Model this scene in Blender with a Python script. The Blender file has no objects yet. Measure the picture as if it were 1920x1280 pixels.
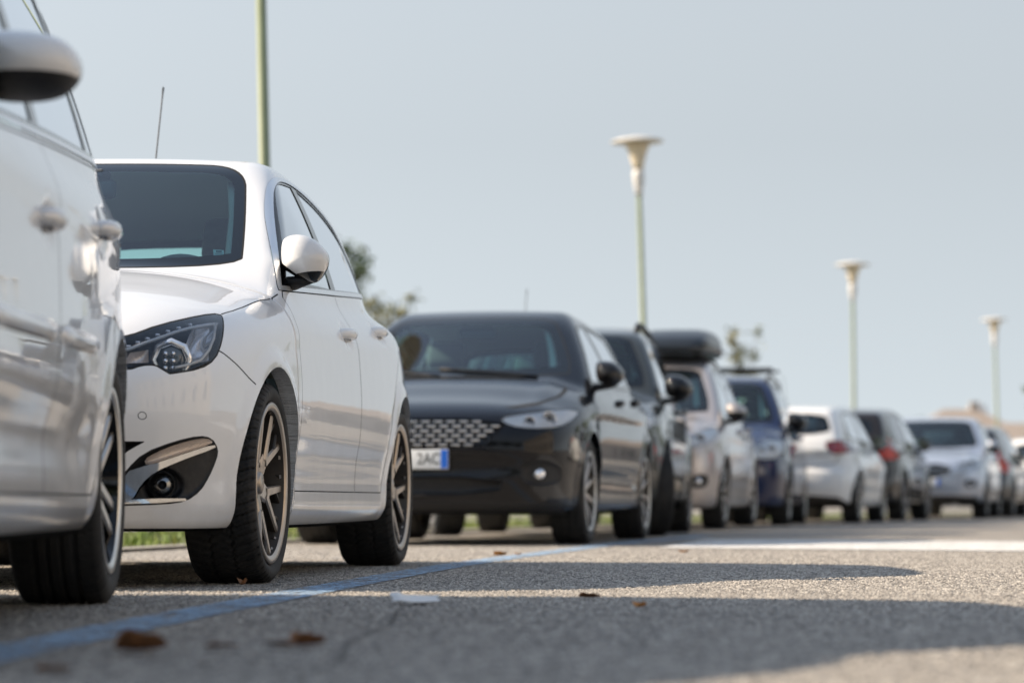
import bpy, bmesh, math, random
import numpy as np
from mathutils import Vector, Matrix, Quaternion
random.seed(7); RNG = np.random.default_rng(11)
SC = bpy.context.scene
COL = SC.collection
PI = math.pi

# ------------------------------------------------------------------ objects
def link(o, parent=None):
    COL.objects.link(o)
    if parent is not None: o.parent = parent
    return o

def tag(o, label=None, cat=None, group=None, kind=None):
    if label: o['label'] = label
    if cat: o['category'] = cat
    if group: o['group'] = group
    if kind: o['kind'] = kind
    return o

def empty(name, loc=(0, 0, 0), rz=0.0, parent=None):
    o = bpy.data.objects.new(name, None); o.empty_display_size = .2
    link(o, parent); o.location = loc; o.rotation_euler = (0, 0, rz)
    return o

def mesh_np(name, V, F, mats, parent=None, N=None, mi=None, smooth=True):
    """mesh object from numpy vertices and a list/array of faces"""
    me = bpy.data.meshes.new(name)
    V = np.asarray(V, dtype=np.float64)
    if isinstance(F, np.ndarray): F = F.tolist()
    me.from_pydata(V.tolist(), [], F)
    if not isinstance(mats, (list, tuple)): mats = [mats]
    for m in mats: me.materials.append(m)
    if mi is not None: me.polygons.foreach_set('material_index', np.asarray(mi, dtype=np.int32))
    if smooth: me.polygons.foreach_set('use_smooth', [True] * len(me.polygons))
    me.update()
    if N is not None and len(V): me.normals_split_custom_set_from_vertices(np.asarray(N).tolist())
    o = bpy.data.objects.new(name, me)
    return link(o, parent)

class MB:
    """collects shapes, builds ONE mesh object"""
    def __init__(s): s.V = []; s.F = []; s.M = []; s.S = []
    def add(s, V, F, m=0, smooth=True):
        b = len(s.V); s.V += [tuple(map(float, v)) for v in V]
        for f in F: s.F.append([i + b for i in f]); s.M.append(m); s.S.append(smooth)
    def box(s, c, d, m=0, bev=0.0, rot=None):
        hx, hy, hz = d[0] / 2, d[1] / 2, d[2] / 2
        if bev <= 0:
            V = [(sx * hx, sy * hy, sz * hz) for sz in (-1, 1) for sy in (-1, 1) for sx in (-1, 1)]
            F = [(0, 2, 3, 1), (4, 5, 7, 6), (0, 1, 5, 4), (2, 6, 7, 3), (0, 4, 6, 2), (1, 3, 7, 5)]
        else:
            bm = bmesh.new(); bmesh.ops.create_cube(bm, size=1)
            for v in bm.verts: v.co = Vector((v.co.x * d[0], v.co.y * d[1], v.co.z * d[2]))
            bmesh.ops.bevel(bm, geom=bm.edges[:], offset=bev, segments=3, affect='EDGES', profile=.5)
            bm.verts.index_update()
            V = [tuple(v.co) for v in bm.verts]; F = [[v.index for v in f.verts] for f in bm.faces]; bm.free()
        if rot is not None: V = [tuple(rot @ Vector(v)) for v in V]
        s.add([(v[0] + c[0], v[1] + c[1], v[2] + c[2]) for v in V], F, m, bev > 0)
    def tube(s, pts, rad, n=10, m=0, cap=True):
        pts = [Vector(p) for p in pts]
        if not isinstance(rad, (list, tuple)): rad = [rad] * len(pts)
        V = []; F = []; up = None
        for i, p in enumerate(pts):
            a = pts[max(i - 1, 0)]; b = pts[min(i + 1, len(pts) - 1)]
            t = (b - a).normalized()
            if up is None:
                up = Vector((0, 0, 1)) if abs(t.z) < .9 else Vector((1, 0, 0))
            u = (up - t * up.dot(t)).normalized(); up = u; w = t.cross(u)
            for k in range(n):
                an = 2 * PI * k / n
                V.append(p + (u * math.cos(an) + w * math.sin(an)) * rad[i])
        for i in range(len(pts) - 1):
            for k in range(n):
                k2 = (k + 1) % n
                F.append((i * n + k, i * n + k2, (i + 1) * n + k2, (i + 1) * n + k))
        if cap:
            F.append(list(range(n))[::-1]); F.append([(len(pts) - 1) * n + k for k in range(n)])
        s.add(V, F, m)
    def lathe(s, prof, n=48, m=0, axis='z', c=(0, 0, 0), closed=False):
        """prof: (radius, height) pairs"""
        V = []; F = []
        for (r, h) in prof:
            for k in range(n):
                a = 2 * PI * k / n
                p = (r * math.cos(a), r * math.sin(a), h) if axis == 'z' else (h, r * math.cos(a), r * math.sin(a))
                V.append((p[0] + c[0], p[1] + c[1], p[2] + c[2]))
        L = len(prof)
        for i in range(L if closed else L - 1):
            j = (i + 1) % L
            for k in range(n):
                k2 = (k + 1) % n
                F.append((i * n + k, i * n + k2, j * n + k2, j * n + k))
        s.add(V, F, m)
    def build(s, name, mats, parent=None, loc=None):
        o = mesh_np(name, s.V, s.F, mats, parent, mi=s.M, smooth=False)
        o.data.polygons.foreach_set('use_smooth', s.S); o.data.update()
        if loc: o.location = loc
        return o

def children(o): return [c for c in bpy.data.objects if c.parent == o]
def copy_tree(o, parent=None, kids=None):
    if kids is None:
        kids = {}
        for c in bpy.data.objects:
            if c.parent is not None: kids.setdefault(c.parent.name, []).append(c)
    c = o.copy(); COL.objects.link(c)
    if parent is not None: c.parent = parent
    for ch in kids.get(o.name, []): copy_tree(ch, c, kids)
    return c

# ------------------------------------------------------------------ materials
def mat(name):
    m = bpy.data.materials.new(name); m.use_nodes = True
    nt = m.node_tree; nt.nodes.clear()
    out = nt.nodes.new('ShaderNodeOutputMaterial')
    return m, nt, out

def N_(nt, t, **kw):
    n = nt.nodes.new(t)
    for k, v in kw.items():
        if k in n.inputs: n.inputs[k].default_value = v
        else: setattr(n, k, v)
    return n

def principled(name, col, rough=.5, metal=0.0, coat=0.0, coat_rough=.03, spec=.5, noise=None, bump=None, emit=None):
    """noise=(scale, second colour, amount) ; bump=(scale, strength)"""
    m, nt, out = mat(name)
    b = N_(nt, 'ShaderNodeBsdfPrincipled')
    b.inputs['Base Color'].default_value = (*col, 1); b.inputs['Roughness'].default_value = rough
    b.inputs['Metallic'].default_value = metal; b.inputs['Coat Weight'].default_value = coat
    b.inputs['Coat Roughness'].default_value = coat_rough; b.inputs['Specular IOR Level'].default_value = spec
    nt.links.new(b.outputs[0], out.inputs[0])
    if noise or bump:
        tc = N_(nt, 'ShaderNodeTexCoord')
    if noise:
        n = N_(nt, 'ShaderNodeTexNoise', Scale=noise[0], Detail=5.0)
        nt.links.new(tc.outputs['Object'], n.inputs['Vector'])
        r = N_(nt, 'ShaderNodeMapRange'); r.inputs[1].default_value = .4; r.inputs[2].default_value = .7
        r.inputs[4].default_value = noise[2]
        nt.links.new(n.outputs[0], r.inputs[0])
        mx = N_(nt, 'ShaderNodeMix', data_type='RGBA')
        mx.inputs['A'].default_value = (*col, 1); mx.inputs['B'].default_value = (*noise[1], 1)
        nt.links.new(r.outputs[0], mx.inputs['Factor']); nt.links.new(mx.outputs['Result'], b.inputs['Base Color'])
    if bump:
        n = N_(nt, 'ShaderNodeTexNoise', Scale=bump[0], Detail=4.0)
        nt.links.new(tc.outputs['Object'], n.inputs['Vector'])
        bp = N_(nt, 'ShaderNodeBump', Strength=bump[1], Distance=.01)
        nt.links.new(n.outputs[0], bp.inputs['Height']); nt.links.new(bp.outputs[0], b.inputs['Normal'])
    return m

def paint(name, col, metal=0.0, rough=.35, dirt=.25, coat_ior=1.5):
    """clear-coated car paint with a film of road dust that thickens towards the sill"""
    m, nt, out = mat(name)
    b = N_(nt, 'ShaderNodeBsdfPrincipled')
    b.inputs['Metallic'].default_value = metal; b.inputs['Roughness'].default_value = rough
    b.inputs['Coat Weight'].default_value = 1.0; b.inputs['Coat Roughness'].default_value = .025
    b.inputs['Coat IOR'].default_value = coat_ior; b.inputs['Specular IOR Level'].default_value = .05
    tc = N_(nt, 'ShaderNodeTexCoord'); sx = N_(nt, 'ShaderNodeSeparateXYZ')
    nt.links.new(tc.outputs['Object'], sx.inputs[0])
    n1 = N_(nt, 'ShaderNodeTexNoise', Scale=5.0, Detail=6.0, Roughness=.65)
    n2 = N_(nt, 'ShaderNodeTexNoise', Scale=140.0, Detail=2.0)
    for n in (n1, n2): nt.links.new(tc.outputs['Object'], n.inputs['Vector'])
    hz = N_(nt, 'ShaderNodeMapRange'); hz.inputs[1].default_value = .55; hz.inputs[2].default_value = .2
    nt.links.new(sx.outputs['Z'], hz.inputs[0])
    k = N_(nt, 'ShaderNodeMath', operation='MULTIPLY'); nt.links.new(hz.outputs[0], k.inputs[0]); nt.links.new(n1.outputs[0], k.inputs[1])
    k2 = N_(nt, 'ShaderNodeMath', operation='MULTIPLY'); nt.links.new(k.outputs[0], k2.inputs[0]); k2.inputs[1].default_value = dirt * 2
    sp = N_(nt, 'ShaderNodeMapRange'); sp.inputs[1].default_value = .70; sp.inputs[2].default_value = .78; sp.inputs[4].default_value = dirt * .6
    nt.links.new(n2.outputs[0], sp.inputs[0])
    mxm = N_(nt, 'ShaderNodeMath', operation='MULTIPLY'); nt.links.new(sp.outputs[0], mxm.inputs[0]); nt.links.new(hz.outputs[0], mxm.inputs[1])
    ad = N_(nt, 'ShaderNodeMath', operation='ADD', use_clamp=True); nt.links.new(k2.outputs[0], ad.inputs[0]); nt.links.new(mxm.outputs[0], ad.inputs[1])
    mx = N_(nt, 'ShaderNodeMix', data_type='RGBA'); mx.inputs['A'].default_value = (*col, 1); mx.inputs['B'].default_value = (.26, .22, .17, 1)
    nt.links.new(ad.outputs[0], mx.inputs['Factor']); nt.links.new(mx.outputs['Result'], b.inputs['Base Color'])
    cr = N_(nt, 'ShaderNodeMath', operation='MULTIPLY_ADD'); nt.links.new(ad.outputs[0], cr.inputs[0]); cr.inputs[1].default_value = .35; cr.inputs[2].default_value = .03
    nt.links.new(cr.outputs[0], b.inputs['Coat Roughness'])
    # faint orange peel
    n3 = N_(nt, 'ShaderNodeTexNoise', Scale=4.0, Detail=2.0); nt.links.new(tc.outputs['Object'], n3.inputs['Vector'])
    bp = N_(nt, 'ShaderNodeBump', Strength=.12, Distance=.01); nt.links.new(n3.outputs[0], bp.inputs['Height'])
    nt.links.new(bp.outputs[0], b.inputs['Coat Normal'])
    nt.links.new(b.outputs[0], out.inputs[0])
    return m

def glass(name, tint, ior=1.5, rough=0.0, dust=.0, refl=1.3):
    """thin pane: tinted see-through plus mirror reflection by Fresnel"""
    m, nt, out = mat(name)
    t = N_(nt, 'ShaderNodeBsdfTransparent'); t.inputs[0].default_value = (*tint, 1)
    g = N_(nt, 'ShaderNodeBsdfGlossy'); g.inputs['Roughness'].default_value = rough
    g.inputs['Color'].default_value = (.95, .97, 1, 1)
    f = N_(nt, 'ShaderNodeFresnel', IOR=ior)
    mul = N_(nt, 'ShaderNodeMath', operation='MULTIPLY', use_clamp=True); mul.inputs[1].default_value = refl
    nt.links.new(f.outputs[0], mul.inputs[0])
    mx = N_(nt, 'ShaderNodeMixShader'); nt.links.new(mul.outputs[0], mx.inputs[0])
    nt.links.new(t.outputs[0], mx.inputs[1]); nt.links.new(g.outputs[0], mx.inputs[2])
    last = mx
    if dust > 0:
        d = N_(nt, 'ShaderNodeBsdfDiffuse'); d.inputs[0].default_value = (.45, .5, .5, 1)
        tc = N_(nt, 'ShaderNodeTexCoord'); n = N_(nt, 'ShaderNodeTexNoise', Scale=3.0, Detail=5.0)
        nt.links.new(tc.outputs['Object'], n.inputs['Vector'])
        k = N_(nt, 'ShaderNodeMath', operation='MULTIPLY'); k.inputs[1].default_value = dust * 2
        nt.links.new(n.outputs[0], k.inputs[0])
        m2 = N_(nt, 'ShaderNodeMixShader'); nt.links.new(k.outputs[0], m2.inputs[0])
        nt.links.new(mx.outputs[0], m2.inputs[1]); nt.links.new(d.outputs[0], m2.inputs[2]); last = m2
    nt.links.new(last.outputs[0], out.inputs[0])
    return m

M = {}
M['pearl'] = paint('pearl_white_paint', (.86, .865, .87), dirt=.22)
M['silver'] = paint('pale_silver_paint', (.72, .73, .75), metal=.2, rough=.3, dirt=.25)
M['black'] = paint('black_paint', (.003, .0035, .006), rough=.4, dirt=.03, coat_ior=1.38)
M['graphite'] = paint('grey_green_metallic_paint', (.045, .05, .048), metal=.3, rough=.35, dirt=.06)
M['champagne'] = paint('champagne_silver_paint', (.48, .44, .43), metal=.4, rough=.32, dirt=.3)
M['blue'] = paint('navy_blue_paint', (.012, .022, .07), rough=.3, dirt=.06)
M['white'] = paint('plain_white_paint', (.86, .86, .85), dirt=.18)
M['brown'] = paint('dark_brown_paint', (.022, .017, .015), metal=.2, rough=.3, dirt=.06)
M['lightblue'] = paint('pale_blue_silver_paint', (.46, .51, .60), metal=.45, rough=.3, dirt=.3)
M['darkgrey'] = paint('dark_grey_paint', (.03, .03, .034), metal=.3, rough=.3, dirt=.06)
M['red_paint'] = paint('red_paint', (.35, .02, .02), rough=.3)
M['glass'] = glass('green_tinted_glass', (.70, .86, .83), dust=.008, refl=1.9)
M['windscreen'] = glass('windscreen_glass', (.64, .93, .90), dust=.006)
M['privacy'] = glass('dark_tinted_glass', (.16, .18, .19), dust=.01)
M['lens'] = glass('clear_lamp_lens', (.98, .985, .99), ior=1.38)
M['frit'] = principled('black_glass_edge', (.010, .014, .020), .06, spec=.35)
M['gloss_black'] = principled('gloss_black_trim', (.005, .005, .006), .08, spec=.45)
M['plastic'] = principled('black_textured_plastic', (.013, .013, .015), .5, noise=(60, (.03, .029, .027), .5), bump=(400, .15), spec=.3)
M['seam'] = principled('dark_panel_gap', (.006, .006, .006), .8)
M['underbody'] = principled('underbody_black', (.006, .006, .006), .9, noise=(6, (.014, .013, .012), .8), spec=.05)
M['chrome'] = principled('chrome', (.75, .76, .77), .08, metal=1.0)
M['satin'] = principled('satin_trim', (.86, .88, .90), .30, metal=.75)
M['reflector'] = principled('lamp_reflector', (.88, .88, .90), .18, metal=.8)
M['facet'] = principled('faceted_reflector', (.95, .94, .92), .3, metal=.1, bump=(45, .18))
M['lamp_dark'] = principled('lamp_housing_dark', (.05, .052, .058), .25, metal=.5)
M['red_lens'] = principled('red_lamp_lens', (.58, .018, .016), .1, coat=1.0, noise=(30, (.32, .008, .008), .8))
M['bright_red_lens'] = principled('bright_red_lamp_lens', (.90, .07, .035), .2, coat=1.0, noise=(30, (.7, .03, .015), .6))
M['amber'] = principled('amber_lens', (.6, .22, .03), .15, coat=1.0)
M['drl'] = principled('white_light_guide', (.8, .82, .85), .2)
M['plate'] = principled('number_plate_white', (.86, .86, .85), .35, noise=(8, (.74, .74, .70), .4))
M['plate_blue'] = principled('number_plate_blue', (.01, .13, .60), .35)
M['plate_ink'] = principled('number_plate_lettering', (.02, .02, .022), .5)
M['rubber'] = principled('tyre_rubber', (.022, .022, .022), .75, noise=(9, (.05, .046, .042), .7), bump=(250, .12), spec=.35)
M['rim_bronze'] = principled('bronze_grey_alloy', (.46, .395, .335), .34, metal=.8, noise=(20, (.34, .29, .24), .5))
M['rim_pocket'] = principled('dark_alloy_pocket', (.07, .06, .052), .42, metal=.6, noise=(14, (.09, .075, .06), .6))
M['rim_silver'] = principled('bright_alloy', (.62, .60, .57), .28, metal=.9, noise=(14, (.45, .42, .38), .4))
M['rim_grey'] = principled('grey_alloy', (.36, .34, .33), .35, metal=.8, noise=(14, (.2, .18, .16), .5))
M['disc'] = principled('brake_disc', (.30, .28, .26), .35, metal=.9)
M['interior'] = principled('interior_dark_cloth', (.10, .105, .11), .85, noise=(30, (.14, .145, .15), .6), bump=(300, .2))
M['headliner'] = principled('interior_light_lining', (.84, .85, .82), .8, bump=(200, .1))
M['pillar'] = principled('pale_pillar_lining', (.66, .66, .62), .7, bump=(200, .1))
M['dash'] = principled('dashboard_plastic', (.13, .135, .14), .5, bump=(200, .15))
M['sticker'] = principled('pale_paper_sticker', (.62, .80, .80), .5)
M['ink'] = principled('grey_printing', (.16, .24, .25), .6)

# ------------------------------------------------------------------ splines
def table(pts, lo=None, hi=None, n=1200):
    """monotone (pchip) spline as a dense lookup table"""
    xs = np.array([p[0] for p in pts], float); ys = np.array([p[1] for p in pts], float)
    if len(xs) == 2:
        X = np.linspace(xs[0], xs[1], 8); return X, np.interp(X, xs, ys)
    h = np.diff(xs); d = np.diff(ys) / h
    m = np.zeros(len(xs))
    for i in range(1, len(xs) - 1):
        if d[i - 1] * d[i] > 0:
            w1 = 2 * h[i] + h[i - 1]; w2 = h[i] + 2 * h[i - 1]
            m[i] = (w1 + w2) / (w1 / d[i - 1] + w2 / d[i])
    m[0] = d[0]; m[-1] = d[-1]
    X = np.linspace(xs[0], xs[-1], n)
    k = np.clip(np.searchsorted(xs, X, side='right') - 1, 0, len(xs) - 2)
    t = (X - xs[k]) / h[k]
    Y = ((2 * t**3 - 3 * t**2 + 1) * ys[k] + (t**3 - 2 * t**2 + t) * h[k] * m[k]
         + (-2 * t**3 + 3 * t**2) * ys[k + 1] + (t**3 - t**2) * h[k] * m[k + 1])
    # light smoothing takes out curvature jumps
    w = 25
    Yp = np.concatenate([2 * Y[0] - Y[w:0:-1], Y, 2 * Y[-1] - Y[-2:-w - 2:-1]])
    ker = np.hanning(2 * w + 1); ker /= ker.sum()
    Y = np.convolve(Yp, ker, 'valid')
    return X, Y
def ev(tb, x): return np.interp(x, tb[0], tb[1])
def smax(a, b, k):
    h = np.maximum(k - np.abs(a - b), 0) / k
    return np.maximum(a, b) + h * h * k * .25
def smin(a, b, k):
    h = np.maximum(k - np.abs(a - b), 0) / k
    return np.minimum(a, b) - h * h * k * .25
def sstep(a, b, x):
    t = np.clip((x - a) / (b - a), 0, 1); return t * t * (3 - 2 * t)

def chaikin(P, n=2, closed=True, keep=()):
    P = [tuple(p) for p in P]; K = set(keep)
    flags = [i in K for i in range(len(P))]
    for _ in range(n):
        Q = []; G = []
        for i in range(len(P)):
            a = P[i - 1]; b = P[i]; c = P[(i + 1) % len(P)]
            if flags[i]: Q.append(b); G.append(True)
            else:
                Q.append((.25 * a[0] + .75 * b[0], .25 * a[1] + .75 * b[1])); G.append(False)
                Q.append((.25 * c[0] + .75 * b[0], .25 * c[1] + .75 * b[1])); G.append(False)
        P = Q; flags = G
    return P

def near_box(fn):
    """evaluate an exact distance only near the outline's bounding box"""
    def g(u, v, P):
        us = [p[0] for p in P]; vs = [p[1] for p in P]; m = .08
        k = (u > min(us) - m) & (u < max(us) + m) & (v > min(vs) - m) & (v < max(vs) + m)
        out = np.full(u.shape, .08)
        if k.any(): out[k] = np.minimum(fn(u[k], v[k], P), .08)
        return out
    return g

@near_box
def poly_sdf(u, v, P):
    """signed distance (negative inside) of points to a closed polygon"""
    d = np.full(u.shape, 1e9); s = np.ones(u.shape)
    n = len(P)
    for i in range(n):
        ax, ay = P[i]; bx, by = P[i - 1]
        ex, ey = bx - ax, by - ay
        wx, wy = u - ax, v - ay
        t = np.clip((wx * ex + wy * ey) / (ex * ex + ey * ey + 1e-12), 0, 1)
        dx, dy = wx - ex * t, wy - ey * t
        d = np.minimum(d, dx * dx + dy * dy)
        c1 = v >= ay; c2 = v < by; c3 = ex * wy > ey * wx
        fl = (c1 & c2 & c3) | (~c1 & ~c2 & ~c3)
        s = np.where(fl, -s, s)
    return s * np.sqrt(d)

@near_box
def line_dist(u, v, P):
    d = np.full(u.shape, 1e9)
    for i in range(len(P) - 1):
        ax, ay = P[i]; bx, by = P[i + 1]
        ex, ey = bx - ax, by - ay
        wx, wy = u - ax, v - ay
        t = np.clip((wx * ex + wy * ey) / (ex * ex + ey * ey + 1e-12), 0, 1)
        d = np.minimum(d, np.hypot(wx - ex * t, wy - ey * t))
    return d
# ------------------------------------------------------------------ car body from smooth fields
class Body:
    def __init__(s, S, res):
        s.S = S; s.res = res
        s.t = {k: table(S[k]) for k in ('top', 'plan', 'sec', 'fz', 'rz', 'roof', 'cab', 'zb')}
        s.make()
    def field(s, x, y, z):
        S, t = s.S, s.t
        x = np.abs(x)
        wp = ev(t['plan'], y); pr = ev(t['sec'], z - S.get('belt_rise', 0) * np.clip(y - 1.4, 0, None))
        w = wp + pr
        for ya in (S['yF'], S['yR']):
            r = np.hypot(y - ya, z - S['Rw'])
            Ra = S['Ra']
            w = w + S.get('flare', .016) * (1 - sstep(Ra + .012, Ra + .075, r)) * sstep(.15, .3, z)
            w = w - S.get('inset', .0) * sstep(Ra + .3, Ra + .05, r) * 0
        for (yc, zc, ry, rz, a) in S.get('dents', ()):
            q = ((y - yc) / ry)**2 + ((z - zc) / rz)**2
            w = w - a * np.exp(-q * q)
        for (y0, z0, y1, z1, wid, a) in S.get('creases', ()):
            tt = np.clip((y - y0) / (y1 - y0), 0, 1); zl = z0 + (z1 - z0) * tt
            fade = sstep(y0 - .1, y0 + .25, y) * sstep(y1 + .1, y1 - .25, y)
            dz = (z - zl) / wid
            w = w + a * fade * np.exp(-dz * dz)
        side = (x - w) * .97
        x2 = x * x
        cr = S['crown']
        T = ev(t['top'], y)
        top = (z - (T - cr[0] * x2 - cr[1] * x2 * x2 + S.get('ridge', 0) * np.exp(-((x - S.get('ridge_x', .55) - .06 * (1.2 - y)) / .07)**2) * sstep(.1, .5, y) * sstep(1.6, 1.2, y))) * .96
        a, b = S['fx']
        F = ev(t['fz'], z) + a * x2 + b * x2 * x2 * x2
        for (xc, zc, rx, rz, dep) in S.get('fdents', ()):
            q = ((x - xc) / rx)**2 + ((z - zc) / rz)**2
            F = F + dep * np.exp(-q * q)
        g = 2 * a * x + 6 * b * x2 * x2 * x
        front = (F - y) / np.sqrt(1 + g * g)
        a, b = S['rx']
        Rr = S['L'] - (ev(t['rz'], z) + a * x2 + b * x2 * x2 * x2)
        g = 2 * a * x + 6 * b * x2 * x2 * x
        rear = (y - Rr) / np.sqrt(1 + g * g)
        bot = (ev(t['zb'], y) - z)
        ks = S.get('k', (.07, .12, .10, .06))
        low = smax(side, top, ks[0]); low = smax(low, front, ks[1]); low = smax(low, rear, ks[2]); low = smax(low, bot, ks[3])
        # greenhouse
        cw = ev(t['cab'], y); zr = S['zref']
        dz = z - zr
        sc = (x - (cw - S['tumb'][0] * dz - S['tumb'][1] * dz * np.abs(dz))) / math.sqrt(1 + S['tumb'][0]**2)
        ro = z - (ev(t['roof'], y) - S['roofcrown'] * x2)
        y0, z0, y1, z1, c, sag = S['ws']
        sl = (y1 - y0) / (z1 - z0)
        ws = (y0 + (z - z0) * sl + sag * (z - z0) * (z1 - z) + c * x2 - y) / math.sqrt(1 + sl * sl)
        y0, z0, y1, z1, c, sag = S['rg']
        sl = (y1 - y0) / (z1 - z0)
        rg = (y - (y0 + (z - z0) * sl + sag * (z - z0) * (z1 - z) - c * x2)) / math.sqrt(1 + sl * sl)
        kc = S.get('kc', (.13, .07, .07))
        cab = smax(sc, ro, kc[0]); cab = smax(cab, ws, kc[1]); cab = smax(cab, rg, kc[2])
        cab = smax(cab, (T - .14 - .1 * x2) - z, .05)
        return smin(low, cab, S.get('kj', .04))
    def env(s, y):
        return np.maximum(ev(s.t['top'], y), np.where((y > s.S['ws'][0]) & (y < s.S['L'] - .05), ev(s.t['roof'], y), 0)) + .04
    def make(s):
        S, h = s.S, s.res
        L = S['L']; hw = S['W'] + .06; zl = .10
        ya, yb = .50, L - .45
        zc = .52
        n_s = max(8, int(.95 / h)); n_t = max(8, int(hw / h))
        # half ring of the target rectangle (unit), mirrored afterwards by building the full ring
        def ring(zt):
            P = []
            P += [(-hw + 2 * hw * i / (2 * n_t), zl) for i in range(2 * n_t)]
            P += [(hw, zl + (zt - zl) * i / (n_s * 2)) for i in range(2 * n_s)]
            P += [(hw - 2 * hw * i / (2 * n_t), zt) for i in range(2 * n_t)]
            P += [(-hw, zt - (zt - zl) * i / (n_s * 2)) for i in range(2 * n_s)]
            return np.array(P)
        nr = 4 * n_t + 4 * n_s
        ys = np.linspace(ya, yb, max(6, int((yb - ya) / h)) + 1)
        O = []; D = []; F = []
        for y in ys:
            R = ring(float(s.env(np.array([y]))[0]))
            O.append(np.tile([[0, y, zc]], (nr, 1)))
            D.append(np.stack([R[:, 0], np.zeros(nr), R[:, 1] - zc], 1))
        cnt = len(ys) * nr
        idx = np.arange(nr); nx = np.roll(idx, -1)
        for i in range(len(ys) - 1):
            F.append(np.stack([i * nr + idx, i * nr + nx, (i + 1) * nr + nx, (i + 1) * nr + idx], 1))
        # end caps
        for end in (0, 1):
            y0 = ya if end == 0 else yb; ye = -.06 if end == 0 else L + .06
            first = 0 if end == 0 else (len(ys) - 1) * nr
            zt = float(s.env(np.array([y0]))[0])
            R = ring(zt); c = np.array([0, y0, zc])
            nb = max(4, int(abs(ye - y0) / h))
            prev = first + idx
            for j in range(1, nb + 1):
                yy = y0 + (ye - y0) * j / nb
                Tg = np.stack([R[:, 0], np.full(nr, yy), R[:, 1]], 1)
                O.append(np.tile(c, (nr, 1))); D.append(Tg - c)
                cur = cnt + idx; cnt += nr
                q = np.stack([prev, cur, np.roll(cur, -1), np.roll(prev, -1)], 1)
                F.append(q if end == 0 else q[:, ::-1]); prev = cur
            # face grid
            ni, nj = 2 * n_t, 2 * n_s
            G = -np.ones((ni + 1, nj + 1), int)
            G[0:ni, 0] = prev[0:ni]; G[ni, 0:nj] = prev[ni:ni + nj]
            G[ni - np.arange(ni), nj] = prev[ni + nj:2 * ni + nj]; G[0, nj - np.arange(nj)] = prev[2 * ni + nj:]
            ii, jj = np.meshgrid(np.arange(1, ni), np.arange(1, nj), indexing='ij')
            G[1:ni, 1:nj] = cnt + np.arange((ni - 1) * (nj - 1)).reshape(ni - 1, nj - 1)
            xx = -hw + 2 * hw * ii.ravel() / ni; zz = zl + (zt - zl) * jj.ravel() / nj
            Tg = np.stack([xx, np.full(xx.shape, ye), zz], 1)
            O.append(np.tile(c, (len(xx), 1))); D.append(Tg - c); cnt += len(xx)
            q = np.stack([G[:-1, :-1].ravel(), G[1:, :-1].ravel(), G[1:, 1:].ravel(), G[:-1, 1:].ravel()], 1)
            F.append(q if end == 0 else q[:, ::-1])
        O = np.concatenate(O); D = np.concatenate(D); F = np.concatenate(F)
        tmax = np.full(len(O), 1.25); n = 44
        hi = tmax.copy(); lo = np.zeros(len(O)); done = np.zeros(len(O), bool)
        tv = np.linspace(1.25, .05, n)
        act = np.arange(len(O))
        for k in range(n):
            P = O[act] + D[act] * tv[k]
            f = s.field(P[:, 0], P[:, 1], P[:, 2])
            ins = f < 0
            a = act[ins]; lo[a] = tv[k]; hi[a] = tv[k - 1] if k else tv[0]
            act = act[~ins]
            if not len(act): break
        for _ in range(11):
            mid = (lo + hi) / 2; P = O + D * mid[:, None]
            f = s.field(P[:, 0], P[:, 1], P[:, 2])
            lo = np.where(f < 0, mid, lo); hi = np.where(f < 0, hi, mid)
        s.P = O + D * ((lo + hi) / 2)[:, None]
        s.N = s.grad(s.P)
        s.T = np.concatenate([F[:, [0, 1, 2]], F[:, [0, 2, 3]]])
        # consistent outward winding
        P, T = s.P, s.T
        fn = np.cross(P[T[:, 1]] - P[T[:, 0]], P[T[:, 2]] - P[T[:, 0]])
        flip = (fn * s.N[T].mean(1)).sum(1) < 0
        T[flip] = T[flip][:, ::-1]
    def grad(s, P, e=.004):
        g = []
        for ax in range(3):
            d = np.zeros(3); d[ax] = e
            a = P + d; b = P - d
            g.append(s.field(a[:, 0], a[:, 1], a[:, 2]) - s.field(b[:, 0], b[:, 1], b[:, 2]))
        g = np.stack(g, 1)
        return g / np.maximum(np.linalg.norm(g, axis=1, keepdims=True), 1e-9)

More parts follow.
